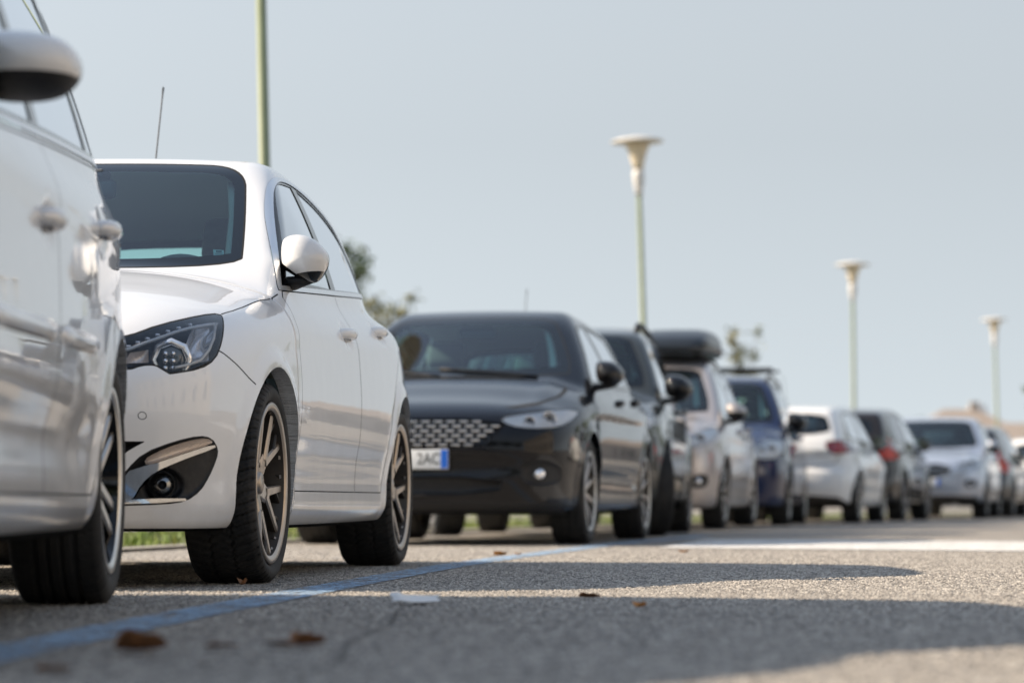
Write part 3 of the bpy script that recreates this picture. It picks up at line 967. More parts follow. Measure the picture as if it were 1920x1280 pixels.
def mirrors(c, car, b, y, z, cap_mat, outline=None, arm=True, size=1.0, depth=.115, split=.0, low_mat=None, foot=.02, planes=None, arm_z=-.08):
    """door mirrors standing off the front corner of the side glass"""
    low_mat = low_mat or M['gloss_black']
    O = outline or [(-.085, .07), (-.05, .085), (.03, .078), (.085, .03), (.095, -.01), (.075, -.05), (.04, -.075), (-.03, -.06), (-.08, -.045)]
    x0 = surf_x(b, y, z - .05)
    for sd in (1, -1):
        OO = [(p[0] * size * sd, p[1] * size) for p in O]
        if sd < 0: OO = OO[::-1]
        cx = x0 + foot + .085 * size
        m = dome_part('door_mirror', OO, depth * size, .05 * size, 0, [cap_mat, low_mat], car, (cx * sd, y, z), planes=[(((a * sd), bq, cq), dq) for (a, bq, cq), dq in (planes or [((0, 0, 1), split * size), ((0, -1, 0), -.012 * size)])])
        g = MB(); G = chaikin([(p[0] * .86, p[1] * .86) for p in OO], 2)
        g.add([(p[0], .0505 * size, p[1]) for p in G], [list(range(len(G)))], 0, False); g.build('mirror_glass', [M['chrome']], m)
        if arm:
            a = MB()
            a.tube([((x0 - .03 - cx) * sd, .03, -.085 * size), ((x0 + .02 - cx) * sd, .012, -.083 * size), (.0, .0, -.072 * size), (.045 * sd * size, .0, -.062 * size)], [.034, .032, .024, .014], 14)
            a.V = [(v[0], v[1], arm_z * size + (v[2] + .08 * size) * .75) for v in a.V]
            a.build('mirror_arm', [M['plastic']], m)

def pillar_trim(car, b, pts):
    """light lining on the inner side of the windscreen pillars; pts = (half width, height) along the glass edge"""
    for sd in (1, -1):
        V = []; F = []
        for (x, z) in pts:
            y = surf_y(b, x, z); p = Vector((x, y, z)) - Vector(b.grad(np.array([[x, y, z]]))[0]) * .03
            for (dx, dy) in ((.006, .0), (-.022, .012), (-.032, .035), (-.028, .07), (.0, .10), (.012, .05)):
                V.append(((p.x + dx) * sd, p.y + dy, p.z))
        n = len(pts)
        for i in range(n - 1):
            for j in range(6): F.append((i * 6 + j, i * 6 + (j + 1) % 6, (i + 1) * 6 + (j + 1) % 6, (i + 1) * 6 + j))
        mesh_np('pillar_lining', np.array(V), F, [M['pillar']], car)

def antenna(car, x, y, z, h=.40, lean=.10):
    mb = MB(); mb.lathe([(.0, .018), (.012, .014), (.016, 0), (.02, -.012)], 12)
    L = h; d = (0, math.sin(lean), math.cos(lean))
    mb.tube([(0, 0, 0), (0, d[1] * L * .05, d[2] * L * .05), (0, d[1] * L * .9, d[2] * L * .9), (0, d[1] * L, d[2] * L)], [.0045, .0032, .0026, .0045], 8)
    return mb.build('antenna', [M['plastic']], car, (x, y, z))

def plate(car, b, z, rear=False, text=None, tx=0.0, y=None, w=.52):
    yy = surf_y(b, 0, z, rear) if y is None else y
    s = 1 if rear else -1
    mb = MB(); mb.box((0, 0, 0), (w, .012, .115), 0, .004)
    mb.box((0, -s * .012, 0), (w + .02, .014, .13), 1, .005)
    p = mb.build('number_plate', [M['plate'], M['plastic']], car, (0, yy + s * .022, z))
    for q in (-1, 1):
        mb = MB(); mb.box((q * (w / 2 - .022), s * .0072, 0), (.040, .003, .106), 0)
        mb.build('plate_band', [M['plate_blue']], p)
    if text:
        me = text_mesh(text, .092); me.materials.append(M['plate_ink'])
        t = bpy.data.objects.new('plate_lettering', me); link(t, p)
        t.location = (tx, s * .0075, -.002); t.rotation_euler = (PI / 2, 0, PI if rear else 0)
        t.scale = (.8, 1, 1)
    return p
def yaw_uv(deg, P3):
    a = math.radians(deg)
    return [(p[0] * math.cos(a) + p[1] * math.sin(a), p[2]) for p in P3]
fz_ = lambda P3: [(p[0], p[2]) for p in P3]

HL = chaikin(yaw_uv(30, [(.36, .06, .665), (.591, .192, .726), (.659, .30, .766), (.742, .499, .806), (.775, .594, .816), (.789, .557, .796), (.81, .441, .726), (.807, .365, .671), (.783, .283, .64), (.717, .18, .622), (.696, .169, .635), (.678, .159, .647), (.644, .136, .645), (.612, .108, .63), (.40, .05, .62)]), 1, keep=(9,))

def hero_lamp(c, root, sd, b):
    """what shows behind the clear headlight cover"""
    mir = lambda p: (p[0] * sd, p[1], p[2])
    # positions: points of the cover's own surface, pushed inwards
    def deep(x, z, d):
        y = surf_y(b, x, z); n = b.grad(np.array([[x, y, z]]))[0]
        return Vector((x, y, z)) - Vector(n) * d
    def patch(P2, d0, d1, n=12, m=8):
        """a reflector sheet spanning four corners given in x-z, d0 / d1 deep at its edge / middle"""
        a, bb, cc, dd = P2; V = []; F = []
        for i in range(n + 1):
            for j in range(m + 1):
                s_, t_ = i / n, j / m
                x = (a[0] * (1 - s_) + bb[0] * s_) * (1 - t_) + (dd[0] * (1 - s_) + cc[0] * s_) * t_
                z = (a[1] * (1 - s_) + bb[1] * s_) * (1 - t_) + (dd[1] * (1 - s_) + cc[1] * s_) * t_
                k = 4 * s_ * (1 - s_) * 4 * t_ * (1 - t_)
                V.append(mir(deep(x, z, d0 + (d1 - d0) * k**.5)))
        for i in range(n):
            for j in range(m): F.append((i * (m + 1) + j, i * (m + 1) + j + 1, (i + 1) * (m + 1) + j + 1, (i + 1) * (m + 1) + j))
        return V, F
    mb = MB(); mb.add(*patch([(.745, .645), (.803, .668), (.786, .800), (.738, .785)], .012, .040)); mb.build('reflector', [M['reflector']], root)
    mb = MB(); mb.add(*patch([(.60, .655), (.665, .660), (.655, .700), (.61, .690)], .015, .040)); mb.build('reflector', [M['ribbed']], root)
    # projector: faceted chrome ring, barrel and glass ball
    pc = deep(.726, .687, .040); rot = (PI / 2, 0, math.radians(16) * sd)
    pr = MB()
    pr.lathe([(.043, .012), (.046, .006), (.052, .016), (.062, .010), (.064, .0), (.060, -.04)], 8, 0, 'z')
    pr.lathe([(.045, .008), (.044, -.04), (.0, -.04)], 24, 1, 'z')
    o = pr.build('projector', [M['reflector'], M['lamp_dark']], root, mir(pc)); o.rotation_euler = rot
    ln = MB(); ln.lathe([(.046 * math.sin(a), -.004 + .020 * math.cos(a)) for a in np.linspace(.02, PI / 2, 10)], 28, 0, 'z')
    g = ln.build('projector_lens', [M['lamp_ball']], root, mir(pc)); g.rotation_euler = rot
    for q in range(6):
        k = MB(); k.lathe([(0, .004), (.007, .003), (.009, -.002)], 12, 0, 'z')
        e = k.build('led', [M['reflector']], root, mir(pc + Vector((-.012 + .022 * (q % 2), -.022, -.026 + .021 * (q // 2))))); e.rotation_euler = rot
    # light guide under the top edge, with the row of small lamps above it
    l = MB(); l.tube([mir(deep(x, z, .010)) for x, z in [(.50, .668), (.56, .683), (.607, .698), (.64, .718), (.672, .736), (.705, .757), (.735, .773), (.765, .786), (.782, .791)]], .0050, 8); l.build('light_guide', [M['drl']], root)
    for q in range(7):
        t = q / 6; d = MB(); p = deep(.60 + .125 * t, .710 + .078 * t, .016)
        d.box(mir(p), (.016, .012, .010), 0, .003); d.build('led', [M['reflector']], root)
    e = MB(); e.tube([mir(deep(x, z, .010)) for x, z in [(.784, .785), (.797, .74), (.797, .70), (.785, .668), (.76, .652), (.73, .642)]], .0046, 8); e.build('light_guide', [M['drl']], root)

def hero_front(c, car, b, mats, doors):
    FG = chaikin([(.585, .300), (.612, .343), (.655, .389), (.733, .424), (.785, .441), (.806, .436), (.815, .408), (.811, .377), (.794, .322), (.778, .283), (.750, .255), (.700, .246), (.56, .242), (.555, .262)], 1)
    TURN = chaikin([(.654, .373), (.690, .396), (.732, .4165), (.785, .436), (.807, .434), (.808, .420), (.744, .388), (.66, .353)], 1)
    CHR = chaikin([(.60, .335), (.66, .356), (.744, .390), (.811, .421), (.811, .408), (.736, .368), (.68, .338), (.646, .305), (.617, .252), (.585, .252)], 1)
    STRIP = [(.58, .258), (.69, .262), (.748, .262), (.748, .2555), (.689, .249), (.58, .246)]
    for sd in (1, -1):
        for (nm, poly, m, off) in (('turn_signal', TURN, 'turn', 0), ('chrome_strip', CHR, 'chrome', .004), ('chrome_strip', STRIP, 'chrome', .004)):
            q = [(p[0], p[1]) for p in poly]
            f = c.phi_poly('front', q, sd, .02)
            T = c.take(f, 3)
            if nm == 'turn_signal':
                r = c.emit(nm, T, [M['lens']], car)
                def mv(P, N, f=f):
                    Q = P + np.array([0, .016, 0]) * (1 - np.exp(np.minimum(f(P, N), 0) / .006))[:, None] + np.array([0, .002, 0]); return Q
                c.emit('reflector', T, [M['ribbed']], r, move=mv)
            else:
                c.emit(nm, T, [M[m]], car, off=off)
        f = c.phi_poly('front', FG, sd, .02)
        T = c.take(f, 2)
        def mv(P, N, f=f, sd=sd):
            d = .030 * (1 - np.exp(np.minimum(f(P, N), 0) / .012))
            rr = np.hypot(np.abs(P[:, 0]) - .690, P[:, 2] - .300)
            d = d + .030 * sstep(.055, .034, rr)
            Q = P.copy(); Q[:, 1] += d; return Q
        s_ = c.emit('fog_lamp_panel', T, [M['plastic']], car, move=mv)
        c.mark(inset(f, -.003), 1, 1)
        y = surf_y(b, .690, .300)
        mb = MB()
        mb.lathe([(.036, .0), (.040, -.004), (.043, .0), (.043, .02)], 32, 1)
        mb.lathe([(.034, .004), (.030, .014), (.016, .026), (.012, .028)], 32, 0)
        mb.lathe([(.0, .006), (.010, .008), (.013, .014), (.013, .03)], 20, 1)
        fl = mb.build('fog_lamp', [M['fog_bowl'], M['lamp_dark']], car, (.690 * sd, y + .040, .300)); fl.rotation_euler = (-PI / 2, 0, 0)
        fl.rotation_euler = (PI / 2, 0, math.radians(14) * sd); fl.scale = (1, 1, 1)
        gl = MB(); gl.lathe([(0, .0055), (.020, .0045), (.036, .0)], 32); g = gl.build('lamp_lens', [M['lens']], fl)
    # wide lower intake and upper grille
    f = c.phi_poly('front', chaikin([(-.66, .424), (.66, .424), (.60, .388), (.50, .27), (-.50, .27), (-.60, .388)], 1, keep=(0, 1)), 1, .02)
    def back(d, f):
        def mv(P, N):
            Q = P.copy(); Q[:, 1] += d * (1 - np.exp(np.minimum(f(P, N), 0) / .01)); return Q
        return mv
    c.emit('lower_grille', c.take(f, 2), [M['plastic']], car, move=back(.05, f))
    f = c.phi_poly('front', chaikin([(-.44, .70), (.44, .70), (.38, .57), (-.38, .57)], 2), 1, .02)
    g = c.emit('grille', c.take(f, 2), [M['gloss_black']], car, move=back(.05, f))
    mb = MB()
    for k in range(3):
        z = .60 + .033 * k
        mb.tube([(x, surf_y(b, x, z) + .02, z) for x in np.linspace(-.37, .37, 13)], .006, 8)
    mb.build('grille_bar', [M['chrome']], g)
    # parking sensors
    keep = c.fine; c.fine = .0012
    for xs in (.654, .25, -.25, -.654):
        ring = [(xs + .0105 * math.cos(a), .497 + .0105 * math.sin(a)) for a in np.linspace(0, 2 * PI, 25)]
        c.mark(lambda P, N, ring=ring: np.maximum(line_dist(P[:, 0], P[:, 2], ring) - .0011, N[:, 1] + .2), 1, 5)
    c.fine = keep
    # inspection sticker inside the windscreen corner
    n = b.grad(np.array([[.59, 1.415, 1.06]]))[0]
    u = Vector((.034, .0, 0)); 
    st = MB(); P4_ = [(.569, 1.432, 1.074), (.603, 1.436, 1.072), (.611, 1.413, 1.053), (.578, 1.400, 1.052)]
    P4 = [(p[0] - .006, surf_y(b, p[0] - .006, p[2] + .020), p[2] + .020) for p in P4_]
    nn = Vector(n) * -.008
    st.add([Vector(p) + nn for p in P4], [(0, 1, 2, 3)], 0, False)
    so_ = st.build('windscreen_sticker', [M['sticker']], car)
    a, bb, cc, d = [Vector(p) + nn * .82 for p in P4]
    L = lambda s_, t: tuple((a.lerp(bb, s_)).lerp(d.lerp(cc, s_), t))
    ik = MB(); ik.add([L(.25, .18), L(.80, .18), L(.80, .55), L(.25, .55)], [(0, 1, 2, 3)], 0, False)
    ik.add([L(.14, .72), L(.80, .72), L(.80, .80), L(.14, .80)], [(0, 1, 2, 3)], 0, False)
    io = ik.build('printed_mark', [M['ink']], so_)
    # rear view mirror and its shaded foot at the top of the windscreen
    mb = MB(); mb.box((0, surf_y(b, 0, 1.36) + .10, 1.34), (.24, .04, .07), 0, .02); mb.box((0, surf_y(b, 0, 1.40) + .06, 1.395), (.16, .12, .03), 0, .01)
    mb.build('rear_view_mirror', [M['dash']], car)
    pillar_trim(car, b, [(.628, 1.05), (.622, 1.10), (.605, 1.17), (.585, 1.25), (.555, 1.33), (.53, 1.39)])
    mirrors(c, car, b, 1.50, 1.055, M['pearl'], outline=HERO_MIRROR, depth=.10, foot=-.022, size=.96, planes=[((-.12, 0, 1), -.050), ((.75, 0, 1), -.066), ((0, -1, 0), -.012)])
    antenna(car, -.13, 3.45, surf_z(b, .13, 3.45), .56, .38)
    plate(car, b, .47)

HERO_MIRROR = [(-.080, .060), (-.058, .082), (-.01, .088), (.035, .070), (.070, .035), (.084, .012), (.082, -.020), (.062, -.060), (.035, -.085), (.0, -.075), (-.045, -.052), (-.078, -.030)]
M['turn'] = M['lens']
M['fog_bowl'] = principled('fog_lamp_bowl', (.30, .31, .32), .25, metal=1.0)
M['ribbed'] = principled('ribbed_reflector', (.75, .66, .60), .12, metal=.5, bump=(160, .3))
M['lamp_ball'] = principled('projector_lens_glass', (.10, .12, .13), .03, spec=.9)

HATCH_O = dict(
    ws=chaikin([(-.672, 1.012), (.672, 1.012), (.650, 1.11), (.615, 1.24), (.556, 1.422), (.30, 1.430), (-.30, 1.430), (-.556, 1.422), (-.615, 1.24), (-.650, 1.11)], 3), ws_band=.032,
    rw=chaikin([(-.60, 1.07), (.60, 1.07), (.52, 1.31), (.30, 1.34), (-.30, 1.34), (-.52, 1.31)], 2),
    dlo=chaikin([(1.335, .940), (1.49, 1.065), (1.65, 1.182), (1.80, 1.281), (1.935, 1.358), (2.07, 1.396), (2.40, 1.414), (2.68, 1.404), (2.92, 1.380), (3.12, 1.350), (3.32, 1.296), (3.53, 1.200), (3.72, 1.09), (3.68, 1.072), (2.6, 1.008)], 2, keep=(0, 12, 13)),
    panes=[chaikin([(1.47, .985), (1.68, 1.165), (1.93, 1.335), (2.05, 1.370), (2.36, 1.386), (2.42, 1.02)], 2, keep=(0, 4, 5)),
           chaikin([(2.54, 1.026), (2.47, 1.386), (2.90, 1.355), (3.24, 1.290), (3.47, 1.185), (3.62, 1.088)], 2, keep=(0, 1, 5))],
    door_panes=2, trim_mat=M['satin'],
    doors=[chaikin([(1.30, .285), (1.275, .55), (1.275, .80), (1.31, .915), (1.36, .942), (2.48, 1.002), (2.47, .90), (2.42, .6), (2.46, .285)], 1, keep=(0, 3, 4, 5, 8)),
           chaikin([(2.468, .285), (2.428, .6), (2.478, .90), (2.488, 1.003), (3.60, 1.068), (3.62, 1.0), (3.56, .86), (3.34, .74), (3.12, .55), (3.06, .285)], 1, keep=(0, 3, 4, 9))],
    handles=[(2.28, .848), (3.16, .905)],
    lamps=[dict(name='headlight', view=30, poly=HL, lens=M['lens'], house=M['lamp_dark'], depth=.062, lim=.02, extra=hero_lamp)],
    extras=[hero_front], refine=3,
    seams=[('top', [(.777, .600), (.790, .70), (.796, .82), (.799, .95), (.802, 1.08), (.806, 1.19), (.812, 1.30)], .0022), (30, yaw_uv(30, [(.80, .40, .700), (.815, .43, .690), (.845, .490, .659), (.885, .60, .605)]), .0022)],
)
# ------------------------------------------------------------------ the other cars: proportions in, shape and cut lines out
def shape(L, W, H, yF, yR, Rw, hood, cowl, wtop, rend, tail, zb=.2, belt=None, tumb=(.26, .25), roofcrown=.05, Ra=None, ymid=None, **kw):
    """hood = front edge height, cowl / wtop / rend (roof end) / tail (foot of rear glass) = (y, z)"""
    cy, cz = cowl; wy, wz = wtop; ry, rz_ = rend; ty, tz = tail
    ym = ymid or (wy * .6 + ry * .4)
    S = dict(L=L, W=W, yF=yF, yR=yR, Rw=Rw, Ra=Ra or Rw + .045,
        top=[(-.1, hood - .07), (0, hood - .05), (.14, hood), (.5, hood + .38 * (cz - hood)), (cy * .72, hood + .76 * (cz - hood)), (cy, cz), (cy + .5, cz + .012), ((cy + ty) / 2, (cz + tz) / 2), (ty - .5, tz + .01), (ty, tz), (L + .1, tz - .05)],
        crown=(.05, .15), ridge=kw.pop('ridge', .012), ridge_x=W * .66,
        plan=[(-.1, W - .09), (.3, W - .03), (yF, W - .004), (1.5, W), (yR - .6, W), (yR, W - .006), (L - .4, W - .05), (L, W - .13)],
        sec=[(.10, -.10), (zb - .01, -.06), (zb + .07, -.032), (.38, -.022), (.5, -.004), (.62, 0), (.78, -.010), (cz - .10, -.034), (cz, -.068), (cz + .1, -.12), (cz + .22, -.20)],
        fz=[(.08, .16), (zb, .075), (zb + .08, .04), (.42, .012), (.55, .0), (hood - .14, .006), (hood - .06, .035), (hood, .10), (hood + .08, .24), (hood + .2, .5)],
        fx=(.15, .50),
        rz=[(.10, .14), (zb + .05, .05), (.45, 0), (.60, .012), (.68, .06), (.82, .075), (tz - .02, L - ty - .02), (tz + .2, L - ty + .12)], rx=(.15, .40),
        zb=[(-.1, zb + .02), (.4, zb), (yR, zb), (L, zb + .06)],
        cab=[(.8, W - .10), (1.5, W - .085), (2.2, W - .085), (ym, W - .09), (ry - .4, W - .115), (ty, W - .19)], zref=cz - .04, tumb=tumb,
        roof=[(cy, wz - .12), (wy - .3, wz - .03), (wy, wz + .015), (ym - .1, H), (ym + .3, H - .004), (ry - .5, (H + rz_) / 2 + .01), (ry, rz_), (L + .2, rz_ - .12)], roofcrown=roofcrown,
        ws=(cy + .02, cz - .02, wy, wz, .28, -.13), rg=(ty, tz, ry, rz_ - .03, .20, kw.pop('rgsag', 0)),
        kc=(.08, .06, .07), kj=.045, k=(.085, .16, .11, .06), flare=.014)
    S.update(kw)
    return S

def auto(S, b, **kw):
    """window, door, lamp and trim outlines that follow from a body's shape"""
    t = b.t; o = {}
    cw = lambda y: float(ev(t['cab'], np.array([y]))[0]); rf = lambda y: float(ev(t['roof'], np.array([y]))[0])
    xs = lambda y, z: cw(y) - S['tumb'][0] * (z - S['zref']) - S['tumb'][1] * (z - S['zref']) * abs(z - S['zref'])
    y0, z0, y1, z1, cc, sag = S['ws']; sl = (y1 - y0) / (z1 - z0)
    wsy = lambda z, x: y0 + (z - z0) * sl + sag * (z - z0) * (z1 - z) + cc * x * x
    R0 = S['rg']; rs = (R0[2] - R0[0]) / (R0[3] - R0[1])
    rgy = lambda z, x: R0[0] + (z - R0[1]) * rs + R0[5] * (z - R0[1]) * (R0[3] - z) - R0[4] * x * x
    cz = S['ws'][1] + .02; tz = R0[1]
    # windscreen
    P = []
    zt = S['ws'][3] - .012
    for q in np.linspace(0, 1, 5):
        z = cz + .012 + (zt - cz - .012) * q
        x = xs(y0 + .4, z) - kw.get('apillar', .085) - .02 * q
        P.append((x, z))
    P[0] = (P[0][0] - .03, P[0][1])
    o['ws'] = chaikin(P[:1] + P[1:] + [(P[-1][0] * .5, zt + .014)] + [(-P[-1][0] * .5, zt + .014)] + [(-x, z) for x, z in P[::-1]], 1)
    o['ws_band'] = .05
    zl, zh = tz + .05, R0[3] - .025
    m = kw.get('cpillar', .12)
    o['rw'] = chaikin([(xs(R0[0] - .2, zl) - m - .02, zl), (xs(R0[0] - .2, (zl + zh) / 2) - m, (zl + zh) / 2), (xs(R0[2] - .1, zh) - m - .03, zh), (-(xs(R0[2] - .1, zh) - m - .03), zh), (-(xs(R0[0] - .2, (zl + zh) / 2) - m), (zl + zh) / 2), (-(xs(R0[0] - .2, zl) - m - .02), zl)], 2)
    o['rw_mat'] = kw.get('rw_mat', M['glass'])
    # side glass
    zf = kw.get('belt_f', cz - .035); zr = kw.get('belt_r', tz + .01); yr_b = kw.get('dlo_end', R0[0] - .42)
    ya = lambda z: wsy(z, xs(1.8, z)) + .085
    top = lambda y: rf(y) - .085 - kw.get('head', 0)
    ytop0 = ya(S['ws'][3] - .06)
    ys = np.linspace(ytop0 + .05, kw.get('dlo_top_end', R0[2] - .42), 6)
    dl = [(ya(zf) + .02, zf)] + [(ya(z), z) for z in np.linspace(zf + .08, min(S['ws'][3] - .075, top(ytop0) - .02), 4)]
    dl += [(float(y), top(y)) for y in ys]
    dl += [(yr_b, zr + kw.get('tip', .03)), (yr_b - .03, zr)]
    bl = lambda y: zf + (zr - zf) * (y - dl[0][0]) / (yr_b - dl[0][0])
    o['dlo'] = chaikin(dl, 1, keep=(0, len(dl) - 1))
    o['dlo_trim'] = .014; o['trim_mat'] = kw.get('trim', M['gloss_black'])
    yB = kw.get('yB', (S['yF'] + S['yR']) / 2 + .30)
    yC = kw.get('yC', S['yR'] - .02)
    big = chaikin(dl, 1, keep=(0, len(dl) - 1))
    def between(a, c):
        """the glass outline limited to a < y < c, shrunk by the rubber seal"""
        Q = []
        n = 14
        for q in range(n + 1):
            y = a + (c - a) * q / n; Q.append((y, bl(y) + .028))
        for q in range(n, -1, -1):
            y = a + (c - a) * q / n
            hi = [z for (yy, z) in inter(big, y)]
            if hi: Q.append((y, max(max(hi) - .030, bl(y) + .029)))
        return Q
    def inter(Pg, y):
        r = []
        for i in range(len(Pg)):
            (u0, v0), (u1, v1) = Pg[i - 1], Pg[i]
            if (u0 - y) * (u1 - y) <= 0 and abs(u1 - u0) > 1e-9: r.append((y, v0 + (v1 - v0) * (y - u0) / (u1 - u0)))
        return r
    o['panes'] = [between(dl[0][0] + .14, yB - .055), between(yB + .055, min(yC, yr_b - .06) - .02)]
    if yr_b - yC > .25: o['panes'].append(between(yC + .05, yr_b - .05))
    o['pane_mats'] = {1: kw.get('rear_glass', M['glass']), 2: kw.get('rear_glass', M['glass'])}
    o['door_panes'] = 2
    zs = float(ev(t['zb'], np.array([2.0]))[0]) + .095
    yd0 = S['yF'] + S['Ra'] + .10
    o['doors'] = [chaikin([(yd0 + .03, zs), (yd0, .6), (yd0 + .02, zf - .06), (max(dl[0][0] + .01, yd0 + .03), zf - .008), (yB - .005, bl(yB) - .008), (yB - .01, .7), (yB - .03, zs)], 1, keep=(0, 3, 4, 6)),
                  chaikin([(yB - .022, zs), (yB - .002, .7), (yB + .003, bl(yB) - .008), (yr_b - .10, bl(yr_b) - .014), (S['yR'] + .06, S['Rw'] + S['Ra'] + .14), (S['yR'] - S['Ra'] * .72, S['Rw'] + S['Ra'] * .88), (S['yR'] - S['Ra'] - .05, zs)], 1, keep=(0, 2, 3, 6))]
    hz = kw.get('handle_z', zf - .10)
    o['handles'] = [(yB - .17, hz), (yC - .02, hz + .04)]
    o['refine'] = kw.get('refine', 2)
    # lamps given as (x, z) outlines on the nose or tail
    lamps = []
    for nm, pts, lens, house, rear in kw.get('lamps', ()):
        P3 = []
        for (x, z) in pts: P3.append((x, surf_y(b, x, z, rear), z))
        v = 145 if rear else 35
        lamps.append(dict(name=nm, view=v, poly=chaikin(yaw_uv(v, P3), 1), lens=lens, house=house, depth=.022, lim=-.25 if rear else .02, extra=None if rear else bowls(pts)))
    o['lamps'] = lamps
    o['marks'] = kw.get('marks', []); o['seams'] = kw.get('seams', []); o['extras'] = kw.get('extras', [])
    if 'cabin' in kw: o['cabin'] = kw['cabin']
    o['seat_z'] = kw.get('seat_z', .5)
    return o

def bowls(pts):
    """chrome lamp bowls standing behind a headlight cover"""
    cx = sum(p[0] for p in pts) / len(pts); cz = sum(p[1] for p in pts) / len(pts)
    def fn(c, root, sd, b):
        for dx, r in ((.045, .040), (-.055, .030)):
            x, z = cx + dx, cz + dx * .18
            y = surf_y(b, x, z); n = b.grad(np.array([[x, y, z]]))[0]; p = Vector((x, y, z)) - Vector(n) * .012
            mb = MB(); mb.lathe([(r * 1.12, .004), (r, .006), (r * .9, -.004), (r * .5, -.016), (0, -.019)], 24, 0); mb.lathe([(r * .32, -.016), (r * .30, .0), (0, .004)], 16, 1)
            o = mb.build('lamp_bowl', [M['reflector'], M['lamp_dark']], root, (p.x * sd, p.y, p.z)); o.rotation_euler = (PI / 2, 0, math.radians(15) * sd)
    return fn

def push(c, f, d, soft=.012):
    def mv(P, N):
        Q = P.copy(); Q[:, 1] += d * (1 - np.exp(np.minimum(f(P, N), 0) / soft)); return Q
    return mv

def nose(grille=None, intake=None, fogs=None, bars=0, mesh=None, bar_mat=None):
    def fn(c, car, b, mats, doors):
        if grille:
            f = c.phi_poly('front', grille, 1, .02); T = c.take(f, 2)
            g = c.emit('grille', T, [M['gloss_black']], car, move=push(c, f, .035))
            zs = [p[1] for p in grille]; z0, z1 = min(zs), max(zs)
            if mesh: mesh(g, b, grille)
            for k in range(bars):
                z = z0 + (z1 - z0) * (k + .7) / (bars + .4)
                xx = [p[0] for p in poly_span(grille, z)]
                if len(xx) < 2: continue
                mb = MB(); mb.tube([(x, surf_y(b, x, z) + .012, z) for x in np.linspace(min(xx) + .01, max(xx) - .01, 11)], .011, 8)
                mb.build('grille_bar', [bar_mat or M['chrome']], g)
        if intake:
            f = c.phi_poly('front', intake, 1, .02)
            c.emit('lower_grille', c.take(f, 2), [M['plastic']], car, move=push(c, f, .04))
        if fogs:
            for sd in (1, -1):
                f = c.phi_poly('front', fogs['poly'], sd, .02)
                q = c.emit('fog_lamp_panel', c.take(f, 2), [M['plastic']], car, move=push(c, f, .03))
                x, z, r = fogs['lamp']
                y = surf_y(b, x, z)
                mb = MB(); mb.lathe([(r * 1.15, .0), (r * 1.1, -.006), (r, .0)], 24, 1); mb.lathe([(r, .0), (r * .8, .016), (.0, .022)], 24, 0)
                mb.lathe([(0, .006), (r * .35, .008), (r * .4, .02)], 16, 1)
                fl = mb.build('fog_lamp', [M['reflector'], M['lamp_dark']], car, (x * sd, y + .022, z)); fl.rotation_euler = (PI / 2, 0, math.radians(12) * sd)
    return fn

def poly_span(Pg, z):
    r = []
    for i in range(len(Pg)):
        (u0, v0), (u1, v1) = Pg[i - 1], Pg[i]
        if (v0 - z) * (v1 - z) <= 0 and abs(v1 - v0) > 1e-9: r.append((u0 + (u1 - u0) * (z - v0) / (v1 - v0), z))
    return r

def roof_rails(car, b, y0, y1, x, mat_, h=.045, r=.014):
    for sd in (1, -1):
        mb = MB(); ys = np.linspace(y0, y1, 12); P = []
        for i, y in enumerate(ys):
            e = 0 if i in (0, 11) else h
            P.append((x * sd, y, surf_z(b, x, y) + e - (.01 if e == 0 else 0)))
        mb.tube(P, r, 8); mb.build('roof_rail', [mat_], car)

def wipers(car, b, x0=.60):
    S = b.S
    for xa, xb in ((.50, -.12), (-.10, -.62)):
        mb = MB(); z = S['ws'][1] + .035
        P = []
        for q in np.linspace(0, 1, 8):
            x = xa + (xb - xa) * q; zz = z + .05 * q
            P.append((x, surf_y(b, x, zz) - .014, zz))
        mb.tube(P, .008, 6); mb.build('wiper', [M['plastic']], car)
# ------------------------------------------------------------------ camera, sky, sun
cam = bpy.data.cameras.new('camera'); CAM = bpy.data.objects.new('camera', cam); COL.objects.link(CAM); SC.camera = CAM
cam.sensor_width = 36; cam.lens = FOC / 1920 * 36; cam.clip_start = .1; cam.clip_end = 3000
CAM.location = (0, 0, HCAM); CAM.rotation_euler = (PI / 2 + math.atan(302 / FOC), 0, 0)
cam.dof.use_dof = True; cam.dof.focus_distance = 9.6; cam.dof.aperture_fstop = 2.9; cam.dof.aperture_blades = 9
SUN_EL, SUN_B = math.radians(32), math.radians(5)
sv = Vector((-math.cos(SUN_EL) * math.cos(SUN_B), math.cos(SUN_EL) * math.sin(SUN_B), math.sin(SUN_EL)))
sl = bpy.data.lights.new('sun', 'SUN'); sl.energy = 4.5; sl.angle = math.radians(.5); sl.color = (1.0, .835, .645)
so = bpy.data.objects.new('sun', sl); COL.objects.link(so); so.rotation_euler = sv.to_track_quat('Z', 'Y').to_euler()
W = bpy.data.worlds.new('World'); SC.world = W; W.use_nodes = True
nt = W.node_tree; bg = nt.nodes['Background']
sky = nt.nodes.new('ShaderNodeTexSky'); sky.sky_type = 'NISHITA'; sky.sun_disc = False
sky.sun_elevation = SUN_EL; sky.sun_rotation = math.atan2(sv.x, sv.y)
sky.air_density = 1.0; sky.dust_density = .5; sky.ozone_density = 1.0; sky.altitude = 0
hs = nt.nodes.new('ShaderNodeHueSaturation'); hs.inputs['Saturation'].default_value = .28
